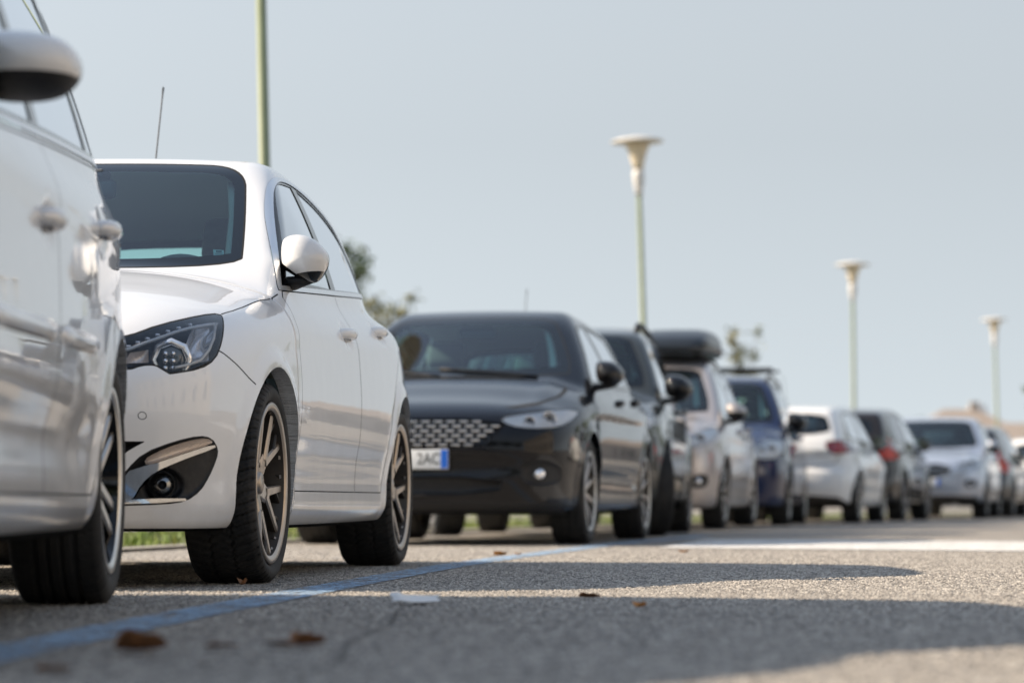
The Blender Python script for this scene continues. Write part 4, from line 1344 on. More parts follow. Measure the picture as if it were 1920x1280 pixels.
# hazy air: even towards the horizon the sky stays the pale colour it has higher up
tc = nt.nodes.new('ShaderNodeTexCoord'); va = nt.nodes.new('ShaderNodeVectorMath'); va.operation = 'ADD'; va.inputs[1].default_value = (0, 0, .22)
vn = nt.nodes.new('ShaderNodeVectorMath'); vn.operation = 'NORMALIZE'
nt.links.new(tc.outputs['Generated'], va.inputs[0]); nt.links.new(va.outputs[0], vn.inputs[0]); nt.links.new(vn.outputs[0], sky.inputs[0])
nt.links.new(sky.outputs[0], hs.inputs['Color']); tn = nt.nodes.new('ShaderNodeVectorMath'); tn.operation = 'MULTIPLY'; tn.inputs[1].default_value = (.97, 1.0, .975)
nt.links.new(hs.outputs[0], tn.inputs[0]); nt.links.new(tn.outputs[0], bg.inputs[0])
# the haze bleaches the sky low down; overhead it stays bluer
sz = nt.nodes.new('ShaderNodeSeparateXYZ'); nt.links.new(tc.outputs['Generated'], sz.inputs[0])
mr = nt.nodes.new('ShaderNodeMapRange'); mr.inputs[1].default_value = .15; mr.inputs[2].default_value = .75; mr.inputs[3].default_value = .26; mr.inputs[4].default_value = .68
nt.links.new(sz.outputs['Z'], mr.inputs[0]); nt.links.new(mr.outputs[0], hs.inputs['Saturation'])
m2 = nt.nodes.new('ShaderNodeMapRange'); m2.inputs[1].default_value = .12; m2.inputs[2].default_value = .45; m2.inputs[3].default_value = .86; m2.inputs[4].default_value = 1.38  # sky brightened overhead to add ambient light, dimmed low down
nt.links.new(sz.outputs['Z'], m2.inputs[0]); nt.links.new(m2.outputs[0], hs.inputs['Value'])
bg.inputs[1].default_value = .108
SC.view_settings.view_transform = 'Standard'; SC.view_settings.look = 'None'; SC.view_settings.exposure = .95
SC.cycles.use_denoising = True
try: SC.cycles.denoiser = 'OPENIMAGEDENOISE'
except Exception: pass
SC.cycles.max_bounces = 10; SC.cycles.transparent_max_bounces = 24; SC.cycles.glossy_bounces = 6; SC.cycles.diffuse_bounces = 3
SC.cycles.caustics_reflective = False; SC.cycles.caustics_refractive = False; SC.cycles.sample_clamp_indirect = 6
M['lens_thin'] = glass('thin_lamp_lens', (.97, .95, .95), ior=1.3)
# ------------------------------------------------------------------ wheels of each car
wheel_data('hero', .31, .243, .225, 'fork', [M['rim_bronze'], M['rim_pocket']], 'winter', True)
wheel_data('near', .305, .225, .225, 'twin', [M['rim_silver'], M['gloss_black']], 'road', True)
wheel_data('tipo', .315, .235, .215, 'multi', [M['rim_silver'], M['rim_pocket']], 'road', False)
wheel_data('suv', .345, .245, .225, 'twin', [M['rim_grey'], M['rim_pocket']], 'road', False)
wheel_data('plain', .315, .225, .205, 'multi', [M['rim_silver'], M['rim_pocket']], 'road', False)
wheel_data('cover', .31, .215, .195, 'cover', [M['rim_grey'], M['rim_pocket']], 'road', False)
ROW = 'cars parked in a row along the kerb'
CARS = {}
def park(key, label, S, o, d, x, slope, facing, paint_, res, fine, wheel, steer=0.0):
    loc, rz = row_car(d, x, slope, S, facing)
    car, b, c = make_car('parked_car', label, S, o, loc, rz, paint_, ROW, res, fine, wheel, steer)
    CARS[key] = car
    return car, b

# the pearl white hatchback in focus
loc, rz = row_car(9.25, -.737, .116, HATCH)
CARS['hero'] = make_car('parked_car', 'pearl white hatchback in sharp focus with bronze alloy wheels', HATCH, HATCH_O, loc, rz, M['pearl'], ROW, .022, .005, ('hero', .225))[0]

# the pale silver car at the left edge, closest to the camera
NEAR = shape(4.30, .90, 1.62, .86, 3.55, .305, .82, (1.05, 1.06), (1.85, 1.53), (4.02, 1.52), (4.20, 1.10), zb=.17, ymid=2.6, tumb=(.25, .18),
             dents=[(2.17, .82, .09, .05, .009), (3.19, .89, .09, .05, .009)], creases=[(1.2, .40, 3.1, .38, .07, -.012)], kc=(.10, .06, .07),
             plan=[(-.1, .81), (.3, .87), (.86, .896), (1.5, .90), (2.4, .904), (3.0, .898), (3.5, .886), (4.0, .850), (4.3, .78)], flare=.012, track=.888,
             sec=[(.10, -.10), (.16, -.06), (.24, -.032), (.38, -.022), (.5, -.004), (.62, 0), (.80, -.006), (.96, -.020), (1.06, -.042), (1.16, -.075), (1.28, -.14)],
             cab=[(.8, .825), (1.5, .84), (2.4, .85), (3.4, .84), (3.9, .81), (4.2, .77)], liner_z=.24)
def near_x(c, car, b, mats, doors):
    # bright rub strip along the doors
    for sd in (1, -1):
        for k, (ya, yb_) in enumerate(((1.36, 2.30), (2.33, 3.02))):
            mb = MB(); P = []; R = []
            for q in np.linspace(0, 1, 9):
                y = ya + (yb_ - ya) * q; z = .585 + .012 * (y - 1.3)
                P.append(((surf_x(b, y, z) - .012) * sd, y, z)); R.append(.026 if 0 < q < 1 else .012)
            mb.tube(P, R, 10); mb.V = [(v[0] if abs(v[0]) < 2 else v[0], v[1], v[2]) for v in mb.V]
            mb.build('rub_strip', [M['silver']], doors.get((k, sd), car))
    mirrors(c, car, b, 1.78, 1.075, M['pearl'], outline=[(-.10, .055), (-.06, .068), (.03, .066), (.085, .045), (.108, .005), (.10, -.030), (.06, -.062), (-.03, -.068), (-.09, -.055)], split=-.022, arm_z=-.02, depth=.12, low_mat=M['plastic'], foot=-.025)
    plate(car, b, .48)
def near_o(b):
    o = auto(NEAR, b, belt_f=.935, belt_r=1.115, dlo_end=3.98, dlo_top_end=3.62, yB=2.32, yC=3.42, handle_z=.82, trim=M['satin'], tip=.04, refine=2,
        lamps=[('tail_lamp', [(.62, 1.0), (.80, 1.02), (.82, .86), (.80, .74), (.66, .76)], M['privacy'], M['lamp_dark'], True),
               ('headlight', [(.45, .74), (.66, .82), (.80, .86), (.82, .78), (.66, .68), (.48, .68)], M['lens'], M['lamp_dark'], False)],
        extras=[nose([(-.4, .78), (.4, .78), (.36, .66), (-.36, .66)], [(-.6, .42), (.6, .42), (.5, .28), (-.5, .28)], bars=2), near_x])
    o['handles'] = [(2.17, .82), (3.19, .89)]; return o
park('near', 'pale silver car cut off by the left edge, bright rub strip along its doors', NEAR, near_o, 4.71, -.920, -.02, True, M['silver'], .026, .006, ('near', .225))

# the black hatchback behind the gap
TIPO = shape(4.37, .895, 1.50, .88, 3.52, .315, .80, (1.12, 1.01), (1.92, 1.425), (3.95, 1.395), (4.25, 1.02), zb=.18, ymid=2.45, tumb=(.36, .30), kc=(.07, .06, .07),
             dents=[(2.3, .88, .09, .045, .014), (3.3, .91, .09, .045, .014)], creases=[(.9, .80, 3.9, .86, .05, .006), (1.2, .40, 3.1, .38, .06, -.010)],
             fdents=[(.0, .46, .55, .07, .03)])
def hexes(g, b, Pg):
    mb_n = 0
    zs = [p[1] for p in Pg]; z0, z1 = min(zs), max(zs)
    for r in range(6):
        z = z0 + (z1 - z0) * (r + .6) / 6.3
        xx = [p[0] for p in poly_span(Pg, z)]
        if len(xx) < 2: continue
        lo, hi = min(xx) + .03, max(xx) - .03; n = 15
        for k in range(n):
            x = -.52 + .074 * (k + .5 * (r % 2))
            if not (lo < x < hi): continue
            t = MB(); y = surf_y(b, x, z) + .012
            t.box((x, y, z), (.052, .012, .012), 0, .003, Matrix.Rotation(.35, 3, 'X'))
            t.build('grille_bar', [M['chrome']], g)
def tipo_x(c, car, b, mats, doors):
    pillar_trim(car, b, [(.575, 1.09), (.555, 1.16), (.525, 1.24), (.49, 1.32), (.45, 1.385)])
    wipers(car, b)
    mirrors(c, car, b, 1.50, 1.045, M['black'], split=-.06, depth=.12)
    antenna(car, .0, 3.7, surf_z(b, 0, 3.7), .34, .4)
    plate(car, b, .50, text='2AC', tx=.066, w=.36)
    f = c.phi_poly('front', chaikin([(-.78, .26), (.78, .26), (.80, .20), (.78, .10), (-.78, .10), (-.80, .20)], 1), 1, -.9)
    c.emit('bumper_lip', c.take(f, 2), [M['plastic']], car)
    mb = MB(); mb.box((0, surf_y(b, 0, 1.36) + .10, 1.33), (.24, .04, .07), 0, .02); mb.build('rear_view_mirror', [M['dash']], car)
def tipo_o(b):
    return auto(TIPO, b, handle_z=.89, trim=M['gloss_black'], dlo_end=3.86, dlo_top_end=3.45, yC=3.40, refine=2,
        lamps=[('headlight', [(.45, .735), (.60, .765), (.78, .80), (.845, .79), (.84, .74), (.78, .685), (.64, .675), (.53, .69)], M['lens'], M['facet'], False)],
        extras=[nose(chaikin([(-.53, .735), (.53, .735), (.42, .60), (.36, .565), (-.36, .565), (-.42, .60)], 1), chaikin([(-.50, .40), (.50, .40), (.46, .29), (-.46, .29)], 1),
                     dict(poly=chaikin([(.575, .47), (.70, .50), (.79, .47), (.80, .40), (.77, .345), (.60, .345)], 2), lamp=(.685, .415, .034)), mesh=hexes), tipo_x],
        seams=[('side', [(.25, .80), (.7, .875), (1.05, .945)], .004), ('front', [(-.50, .475), (-.2, .48), (.2, .48), (.50, .475)], .006)])
park('tipo', 'black hatchback with a chrome studded grille and blue edged number plate', TIPO, tipo_o, 17.9, .475, .172, True, M['black'], .032, .009, ('tipo', .215))

# grey green off-roader with roof rails
SUVS = shape(4.45, .90, 1.66, .90, 3.55, .345, .92, (1.15, 1.10), (1.80, 1.56), (4.0, 1.56), (4.30, 1.12), zb=.24, ymid=2.6)
def suv_x(c, car, b, mats, doors):
    roof_rails(car, b, 2.15, 4.0, .56, M['plastic'], .042, .024)
    mirrors(c, car, b, 1.52, 1.13, M['gloss_black'], size=1.25, depth=.12)
    plate(car, b, .52)
def suv_o(b):
    return auto(SUVS, b, trim=M['satin'], refine=2, seat_z=.62,
        lamps=[('headlight', [(.42, .82), (.60, .88), (.82, .90), (.84, .80), (.62, .76), (.46, .76)], M['lens'], M['facet'], False)],
        extras=[nose(chaikin([(-.40, .86), (.40, .86), (.34, .66), (-.34, .66)], 1), [(-.6, .46), (.6, .46), (.5, .30), (-.5, .30)], bars=3), suv_x])
park('suv', 'dark grey off-roader with black roof rails and turned front wheels', SUVS, suv_o, 22.4, 1.15, .13, True, M['graphite'], .04, .012, ('suv', .225), .32)

# champagne silver people carrier carrying the roof box
CMAX = shape(4.38, .905, 1.63, .86, 3.51, .325, .90, (.98, 1.06), (1.80, 1.52), (4.0, 1.50), (4.25, 1.06), zb=.19, ymid=2.5)
def cmax_x(c, car, b, mats, doors):
    pillar_trim(car, b, [(.585, 1.15), (.575, 1.22), (.555, 1.32), (.53, 1.42), (.50, 1.48)])
    mirrors(c, car, b, 1.45, 1.09, M['champagne'], size=1.1, depth=.12)
    plate(car, b, .46)
    for k in range(2):
        y = 2.15 + .85 * k; mb = MB()
        mb.tube([(x, y, surf_z(b, min(abs(x), .56), y) + (.05 if abs(x) < .56 else 0)) for x in (-.58, -.55, -.3, 0, .3, .55, .58)], .018, 8); mb.build('roof_bar', [M['plastic']], car)
    CARS['cmax_roof'] = surf_z(b, 0, 2.6)
def cmax_o(b):
    return auto(CMAX, b, refine=2, seat_z=.6, trim=M['gloss_black'],
        lamps=[('headlight', [(.50, .78), (.66, .86), (.80, .95), (.85, .90), (.82, .80), (.66, .74), (.54, .73)], M['lens'], M['facet'], False)],
        extras=[nose(chaikin([(-.38, .80), (.38, .80), (.34, .72), (-.34, .72)], 1), chaikin([(-.46, .56), (.46, .56), (.38, .30), (-.38, .30)], 1),
                     dict(poly=chaikin([(.60, .46), (.80, .52), (.80, .40), (.72, .37), (.62, .40)], 1), lamp=(.72, .44, .035)), bars=2), cmax_x])
cm, cb = park('cmax', 'champagne silver people carrier under the black roof box', CMAX, cmax_o, 27.3, 1.95, .182, True, M['champagne'], .04, .012, ('plain', .205))

# dark blue car with roof bars
BLUE = shape(4.20, .885, 1.68, .84, 3.42, .32, .90, (.95, 1.09), (1.62, 1.57), (3.9, 1.57), (4.08, 1.10), zb=.20, ymid=2.4)
def blue_x(c, car, b, mats, doors):
    pillar_trim(car, b, [(.565, 1.18), (.555, 1.26), (.54, 1.35), (.52, 1.45), (.49, 1.52)])
    roof_rails(car, b, 1.75, 3.8, .56, M['plastic'], .05, .016)
    for k in range(2):
        y = 2.0 + 1.0 * k; mb = MB(); mb.box((0, y, surf_z(b, 0, y) + .085), (1.22, .07, .03), 0, .01); mb.build('roof_bar', [M['plastic']], car)
    mirrors(c, car, b, 1.36, 1.13, M['gloss_black'], size=1.25, depth=.13)
    plate(car, b, .46)
def blue_o(b):
    return auto(BLUE, b, refine=2, seat_z=.6,
        lamps=[('headlight', [(.48, .80), (.62, .90), (.80, .93), (.84, .84), (.80, .72), (.58, .70)], M['lens'], M['facet'], False)],
        extras=[nose(chaikin([(-.4, .80), (.4, .80), (.36, .66), (-.36, .66)], 1), [(-.55, .46), (.55, .46), (.48, .28), (-.48, .28)], bars=2), blue_x])
park('blue', 'navy blue tall car with cross bars on its roof', BLUE, blue_o, 32.1, 2.98, .165, True, M['blue'], .045, .014, ('plain', .205))

# white hatchback seen from behind
def tail_fn(plate_z=.62, lower=None, wiper=True, plate_y=None):
    def fn(c, car, b, mats, doors):
        if lower:
            f = c.phi_poly('rear', lower, 1, -.6); c.emit('bumper_lip', c.take(f, 2), [M['plastic']], car)
        plate(car, b, plate_z, True)
        if wiper:
            mb = MB(); z = b.S['rg'][1] + .06
            mb.tube([(0, surf_y(b, 0, z, True) + .015, z), (-.18, surf_y(b, .18, z + .01, True) + .015, z + .012), (-.34, surf_y(b, .34, z + .02, True) + .015, z + .02)], .008, 6); mb.build('wiper', [M['plastic']], car)
        mirrors(c, car, b, b.S['ws'][0] + .42, b.S['ws'][1] + .05, mats[0], size=1.1)
    return fn
POLO = shape(4.05, .875, 1.46, .83, 3.38, .31, .80, (1.05, .98), (1.80, 1.40), (3.75, 1.38), (3.96, 1.02), zb=.19, ymid=2.4, rx=(.12, .42))
def polo_x(c, car, b, mats, doors):
    antenna(car, 0, 3.55, surf_z(b, 0, 3.55), .5, .75)
def polo_o(b):
    return auto(POLO, b, refine=2, cpillar=.09,
        lamps=[('tail_lamp', [(.50, .97), (.60, 1.0), (.76, .99), (.80, .93), (.77, .86), (.64, .83), (.55, .86)], M['lens'], M['red_lens'], True)],
        extras=[tail_fn(.52, chaikin([(-.62, .34), (.62, .34), (.78, .24), (.80, .10), (-.80, .10), (-.78, .24)], 1)), polo_x],
        seams=[('rear', [(-.66, .80), (-.62, .72), (-.4, .69), (.4, .69), (.62, .72), (.66, .80)], .005)])
park('polo', 'white hatchback seen from behind with dark red tail lamps', POLO, polo_o, 36.3, 4.23, .238, False, M['white'], .045, .014, ('plain', .205))

# dark brown off-roader, tail towards the camera
SUVB = shape(4.35, .90, 1.57, .88, 3.48, .335, .90, (1.10, 1.05), (1.80, 1.48), (3.95, 1.47), (4.24, 1.10), zb=.22, ymid=2.5)
def suvb_o(b):
    return auto(SUVB, b, refine=1, rw_mat=M['privacy'], rear_glass=M['privacy'], cabin=False,
        lamps=[('tail_lamp', [(.54, 1.10), (.70, 1.13), (.80, 1.09), (.85, .98), (.84, .84), (.70, .82), (.58, .90)], M['lens_thin'], M['bright_red_lens'], True)],
        extras=[tail_fn(.78, chaikin([(-.75, .42), (.75, .42), (.82, .30), (.82, .10), (-.82, .10), (-.82, .30)], 1))])
park('suvb', 'dark brown off-roader seen from behind, bright red tail lamps, beside the white hatchback', SUVB, suvb_o, 40.9, 5.38, .262, False, M['brown'], .05, .016, ('suv', .225))

# pale blue silver off-roader facing the camera
CX = shape(4.50, .92, 1.61, .90, 3.60, .35, .92, (1.20, 1.09), (1.95, 1.53), (4.1, 1.52), (4.35, 1.10), zb=.24, ymid=2.6)
def cx_x(c, car, b, mats, doors):
    mirrors(c, car, b, 1.62, 1.13, M['lightblue'], size=1.15)
    plate(car, b, .56)
    f = c.phi_poly('front', chaikin([(-.80, .36), (.80, .36), (.82, .28), (.82, .10), (-.82, .10), (-.82, .28)], 1), 1, -.6); c.emit('bumper_lip', c.take(f, 2), [M['plastic']], car)
    P = []
    for (x, z) in ((-.56, 1.17), (-.42, 1.17), (-.42, 1.30), (-.56, 1.30)):
        y = surf_y(b, x, z); n = b.grad(np.array([[x, y, z]]))[0]; P.append(tuple(np.array([x, y, z]) - n * .014))
    mb = MB(); O = chaikin([(p[0], p[2]) for p in P], 3)
    mb.add([(x, surf_y(b, x, z) - .006, z) for x, z in O], [list(range(len(O)))], 0, False); mb.build('windscreen_sticker', [M['sticker']], car)
def cx_o(b):
    return auto(CX, b, refine=1, seat_z=.62,
        lamps=[('headlight', [(.50, .82), (.66, .88), (.82, .92), (.85, .86), (.70, .78), (.54, .77)], M['lens'], M['facet'], False)],
        extras=[nose(chaikin([(-.46, .84), (.46, .84), (.36, .62), (-.36, .62)], 1), None, dict(poly=chaikin([(.60, .58), (.78, .62), (.80, .50), (.64, .47)], 1), lamp=(.70, .54, .03)), bars=2), cx_x])
park('cx', 'pale blue silver off-roader facing the camera with a round sticker in its windscreen', CX, cx_o, 45.9, 7.3, .235, True, M['lightblue'], .05, .016, ('suv', .225))

# dark grey car, tail towards the camera, then the white one at the right edge
SUVC = shape(4.40, .90, 1.58, .90, 3.55, .335, .90, (1.10, 1.05), (1.80, 1.48), (3.98, 1.48), (4.26, 1.08), zb=.22, ymid=2.5)
def suvc_o(b):
    return auto(SUVC, b, refine=1, rw_mat=M['privacy'], rear_glass=M['privacy'], cabin=False,
        lamps=[('tail_lamp', [(.60, 1.14), (.74, 1.16), (.80, 1.07), (.85, .86), (.84, .74), (.68, .78)], M['lens_thin'], M['bright_red_lens'], True)],
        extras=[tail_fn(.80, chaikin([(-.75, .46), (.75, .46), (.82, .34), (.82, .10), (-.82, .10), (-.82, .34)], 1))])
park('suvc', 'dark grey off-roader seen from behind with tall red tail lamps', SUVC, suvc_o, 51.0, 8.56, .262, False, M['darkgrey'], .055, .018, ('suv', .225))
LAST = shape(4.20, .89, 1.50, .86, 3.45, .315, .82, (1.05, 1.0), (1.80, 1.43), (3.9, 1.42), (4.1, 1.03), zb=.2, ymid=2.4)
def last_o(b):
    return auto(LAST, b, refine=1, cabin=False, lamps=[('tail_lamp', [(.56, .98), (.70, 1.0), (.80, .94), (.78, .84), (.60, .86)], M['lens'], M['bright_red_lens'], True)],
        extras=[tail_fn(.60)])
park('last', 'white car at the end of the row, cut off by the right edge', LAST, last_o, 56.6, 10.95, .28, False, M['white'], .06, .02, ('plain', .205))

# ------------------------------------------------------------------ roof box, resting on the bars of the champagne car
def roof_box():
    Lb, Wb, Hb = 1.75, .72, .27
    O = []; V = []; F = []
    ny, na = 28, 24
    for i in range(ny + 1):
        t = i / ny; y = -Lb / 2 + Lb * t
        e = min(1, (1 - abs(2 * t - 1)**5))**.5
        w = Wb / 2 * (.72 + .28 * e); hh = Hb * (.30 + .70 * (1 - abs(2 * t - 1)**3.2)**.7) * (1 - .18 * (1 - t)**2)
        if i in (0, ny): w *= .9
        for k in range(na):
            a = 2 * PI * k / na; ca, sa = math.cos(a), math.sin(a)
            x = w * np.sign(ca) * abs(ca)**.45; z = hh * (.28 + (.72 * abs(sa)**.55 if sa > 0 else -.28 * abs(sa)**.4))
            V.append((x, y, z))
    for i in range(ny):
        for k in range(na): F.append((i * na + k, i * na + (k + 1) % na, (i + 1) * na + (k + 1) % na, (i + 1) * na + k))
    F.append(list(range(na))); F.append([ny * na + k for k in range(na)][::-1])
    e = empty('roof_box'); tag(e, 'black streamlined roof box on top of the champagne silver people carrier', 'roof box')
    o = mesh_np('shell', np.array(V), F, [M['box']], e)
    bm = bmesh.new(); bm.from_mesh(o.data); bmesh.ops.recalc_face_normals(bm, faces=bm.faces); bm.to_mesh(o.data); bm.free()
    mb = MB(); mb.box((0, 0, Hb * .28), (Wb * 1.005, Lb * .93, .018), 0, .006); mb.build('seam_band', [M['plastic']], e)
    for sx in (-.22, .22):
        mb = MB(); mb.box((sx, 0, -.002), (.06, Lb * .6, .02), 0, .006); mb.build('mount', [M['plastic']], e)
    return e
M['box'] = principled('roof_box_black_plastic', (.018, .022, .028), .28, spec=.6)
rb = roof_box()
cloc = CARS['cmax'].location; a = CARS['cmax'].rotation_euler.z
p = Matrix.Rotation(a, 3, 'Z') @ Vector((.24, 2.75, 0))
rb.location = (cloc.x + p.x, cloc.y + p.y, CARS['cmax_roof'] + .055); rb.rotation_euler.z = a
# ------------------------------------------------------------------ ground
def asphalt():
    m, nt, out = mat('asphalt')
    b = N_(nt, 'ShaderNodeBsdfPrincipled'); b.inputs['Roughness'].default_value = .88; b.inputs['Specular IOR Level'].default_value = .3
    tc = N_(nt, 'ShaderNodeTexCoord')
    v = N_(nt, 'ShaderNodeTexVoronoi', Scale=105.0, feature='F1'); v2 = N_(nt, 'ShaderNodeTexVoronoi', Scale=48.0, feature='F1')
    n = N_(nt, 'ShaderNodeTexNoise', Scale=1.3, Detail=8.0, Roughness=.6); n2 = N_(nt, 'ShaderNodeTexNoise', Scale=14.0, Detail=6.0)
    for q in (v, v2, n, n2): nt.links.new(tc.outputs['Object'], q.inputs['Vector'])
    sp = N_(nt, 'ShaderNodeSeparateColor'); nt.links.new(v.outputs['Color'], sp.inputs[0])
    sp2 = N_(nt, 'ShaderNodeSeparateColor'); nt.links.new(v2.outputs['Color'], sp2.inputs[0])
    cr = N_(nt, 'ShaderNodeValToRGB'); e = cr.color_ramp.elements
    e[0].position = 0; e[0].color = (.085, .078, .07, 1); e[1].position = 1; e[1].color = (.46, .43, .385, 1)
    for p, cc in ((.35, (.17, .155, .14, 1)), (.75, (.29, .27, .24, 1)), (.9, (.34, .32, .29, 1))):
        x = e.new(p); x.color = cc
    mixv = N_(nt, 'ShaderNodeMath', operation='MULTIPLY_ADD'); mixv.inputs[1].default_value = .72
    k2 = N_(nt, 'ShaderNodeMath', operation='MULTIPLY'); k2.inputs[1].default_value = .28; nt.links.new(sp2.outputs[0], k2.inputs[0])
    nt.links.new(sp.outputs[0], mixv.inputs[0]); nt.links.new(k2.outputs[0], mixv.inputs[2])
    nt.links.new(mixv.outputs[0], cr.inputs[0])
    # bitumen between the stones
    dk = N_(nt, 'ShaderNodeMapRange'); dk.inputs[1].default_value = .55; dk.inputs[2].default_value = .9; dk.inputs[3].default_value = 1; dk.inputs[4].default_value = .55
    nt.links.new(v.outputs['Distance'], dk.inputs[0])
    ml = N_(nt, 'ShaderNodeMapRange'); ml.inputs[1].default_value = .3; ml.inputs[2].default_value = .7; ml.inputs[3].default_value = 1.22; ml.inputs[4].default_value = 1.62
    nt.links.new(n.outputs[0], ml.inputs[0])
    mm = N_(nt, 'ShaderNodeMath', operation='MULTIPLY'); nt.links.new(dk.outputs[0], mm.inputs[0]); nt.links.new(ml.outputs[0], mm.inputs[1])
    ml2 = N_(nt, 'ShaderNodeMapRange'); ml2.inputs[1].default_value = .3; ml2.inputs[2].default_value = .7; ml2.inputs[3].default_value = .86; ml2.inputs[4].default_value = 1.1
    nt.links.new(n2.outputs[0], ml2.inputs[0])
    mm2 = N_(nt, 'ShaderNodeMath', operation='MULTIPLY'); nt.links.new(mm.outputs[0], mm2.inputs[0]); nt.links.new(ml2.outputs[0], mm2.inputs[1])
    mx = N_(nt, 'ShaderNodeVectorMath', operation='SCALE'); nt.links.new(cr.outputs[0], mx.inputs[0]); nt.links.new(mm2.outputs[0], mx.inputs['Scale'])
    nt.links.new(mx.outputs[0], b.inputs['Base Color'])
    hgt = N_(nt, 'ShaderNodeMath', operation='MULTIPLY_ADD'); hgt.inputs[1].default_value = -1.0; nt.links.new(v.outputs['Distance'], hgt.inputs[0]); nt.links.new(sp.outputs[1], hgt.inputs[2])
    bp = N_(nt, 'ShaderNodeBump', Strength=.9, Distance=.004); nt.links.new(hgt.outputs[0], bp.inputs['Height']); nt.links.new(bp.outputs[0], b.inputs['Normal'])
    nt.links.new(b.outputs[0], out.inputs[0])
    return m
def road_paint(name, col, worn=.5):
    """thin worn paint: stones of the asphalt show through"""
    m, nt, out = mat(name)
    b = N_(nt, 'ShaderNodeBsdfPrincipled'); b.inputs['Roughness'].default_value = .8; b.inputs['Base Color'].default_value = (*col, 1)
    tr = N_(nt, 'ShaderNodeBsdfTransparent'); mx = N_(nt, 'ShaderNodeMixShader')
    tc = N_(nt, 'ShaderNodeTexCoord'); v = N_(nt, 'ShaderNodeTexVoronoi', Scale=105.0); n = N_(nt, 'ShaderNodeTexNoise', Scale=7.0, Detail=8.0, Roughness=.7)
    for q in (v, n): nt.links.new(tc.outputs['Object'], q.inputs['Vector'])
    sp = N_(nt, 'ShaderNodeSeparateColor'); nt.links.new(v.outputs['Color'], sp.inputs[0])
    ad = N_(nt, 'ShaderNodeMath', operation='MULTIPLY_ADD'); ad.inputs[1].default_value = .42; nt.links.new(sp.outputs[0], ad.inputs[0]); nt.links.new(n.outputs[0], ad.inputs[2])
    mr = N_(nt, 'ShaderNodeMapRange'); mr.inputs[1].default_value = 1.0 - worn; mr.inputs[2].default_value = 1.16 - worn; nt.links.new(ad.outputs[0], mr.inputs[0])
    nt.links.new(mr.outputs[0], mx.inputs[0]); nt.links.new(b.outputs[0], mx.inputs[1]); nt.links.new(tr.outputs[0], mx.inputs[2])
    bp = N_(nt, 'ShaderNodeBump', Strength=.6, Distance=.003); nt.links.new(v.outputs['Distance'], bp.inputs['Height']); nt.links.new(bp.outputs[0], b.inputs['Normal'])
    nt.links.new(mx.outputs[0], out.inputs[0])
    return m
M['asphalt'] = asphalt()
M['blue_line'] = road_paint('blue_bay_paint', (.29, .44, .62), .36)
M['bay_line'] = road_paint('worn_bay_paint', (.29, .40, .52), .56)
M['white_line'] = road_paint('white_crossing_paint', (.72, .71, .69), .26)
M['green_line'] = road_paint('pale_green_chalk', (.30, .40, .26), .74)
M['tar'] = road_paint('tar_seam', (.04, .038, .036), .42)
M['kerb'] = principled('concrete_kerb', (.36, .33, .29), .9, noise=(8, (.26, .24, .20), .7), bump=(80, .3))
M['soil'] = principled('verge_soil', (.10, .10, .045), .95, noise=(3, (.07, .09, .03), .8))
M['path'] = principled('pale_paving', (.40, .37, .32), .9, noise=(4, (.30, .28, .24), .8))

def sheet(name, pts, z, m, loc=(0, 0, 0)):
    mb = MB(); mb.add([(p[0], p[1], z) for p in pts], [list(range(len(pts)))], 0, False)
    return tag(mb.build(name, [m]), kind='structure')
def strip(name, P, w, z, m, off=0.0):
    """ribbon of width w along a ground polyline, lying at height z; off moves it to the right"""
    V = []; F = []
    for i, p in enumerate(P):
        a = Vector(P[max(i - 1, 0)]); b = Vector(P[min(i + 1, len(P) - 1)]); t = (b - a).normalized(); n = Vector((t.y, -t.x))
        c = Vector(p) + n * off
        V += [(c.x - n.x * w / 2, c.y - n.y * w / 2, z), (c.x + n.x * w / 2, c.y + n.y * w / 2, z)]
    for i in range(len(P) - 1): F.append((2 * i, 2 * i + 1, 2 * i + 3, 2 * i + 2))
    mb = MB(); mb.add(V, F, 0, False); return tag(mb.build(name, [m]), kind='structure')
def resample(P, step):
    tx = table([(p[1], p[0]) for p in P]); ys = np.arange(P[0][1], P[-1][1], step)
    return [(float(ev(tx, y)), float(y)) for y in ys]

sheet('road', [(-500, -200), (500, -200), (500, 1200), (-500, 1200)], 0, M['asphalt'])
EDGE = [(-1.30, -6), (-1.12, 2), (-1.0, 5), (-.93, 7.4), (-.74, 9.25), (-.43, 11.9), (.45, 17.9), (.93, 20.5), (1.30, 23), (2.10, 28), (3.1, 32.5), (4.3, 36.5), (5.5, 41), (7.2, 46), (8.7, 51.2), (10.9, 57), (14.5, 66), (19.5, 77), (27, 92)]
ROWLINE = resample(EDGE, .5)
BL = resample([(-1.22, -4), (-1.0, 2), (-.845, 4.93), (-.744, 6.31), (-.55, 8.55), (-.232, 11.8), (.198, 15.0), (.62, 17.9), (1.15, 20.8), (1.5, 22.6)], .4)
strip('blue_bay_line', BL, .145, .004, M['blue_line'])
for (x, y, ang, n) in ((-.33, 13.25, .13, 2.2), (-.60, 8.05, .12, 2.2), (1.35, 22.0, .16, 2.0)):
    d = Vector((-math.cos(ang), math.sin(ang)))
    strip('blue_bay_line', [(x, y), (x + d.x * n, y + d.y * n)], .13, .005, M['bay_line'])
sheet('white_crossing', [(.80, 16.3), (2.6, 15.1), (6.5, 12.9), (8.5, 15.9), (4.0, 18.4), (1.3, 20.0)], .006, M['white_line'])
sheet('chalk_mark', [(.58, 5.46), (.80, 5.44), (.81, 5.56), (.59, 5.55)], .004, M['green_line'])
sheet('chalk_mark', [(1.04, 10.25), (1.30, 10.2), (1.31, 10.42), (1.05, 10.42)], .004, M['green_line'])
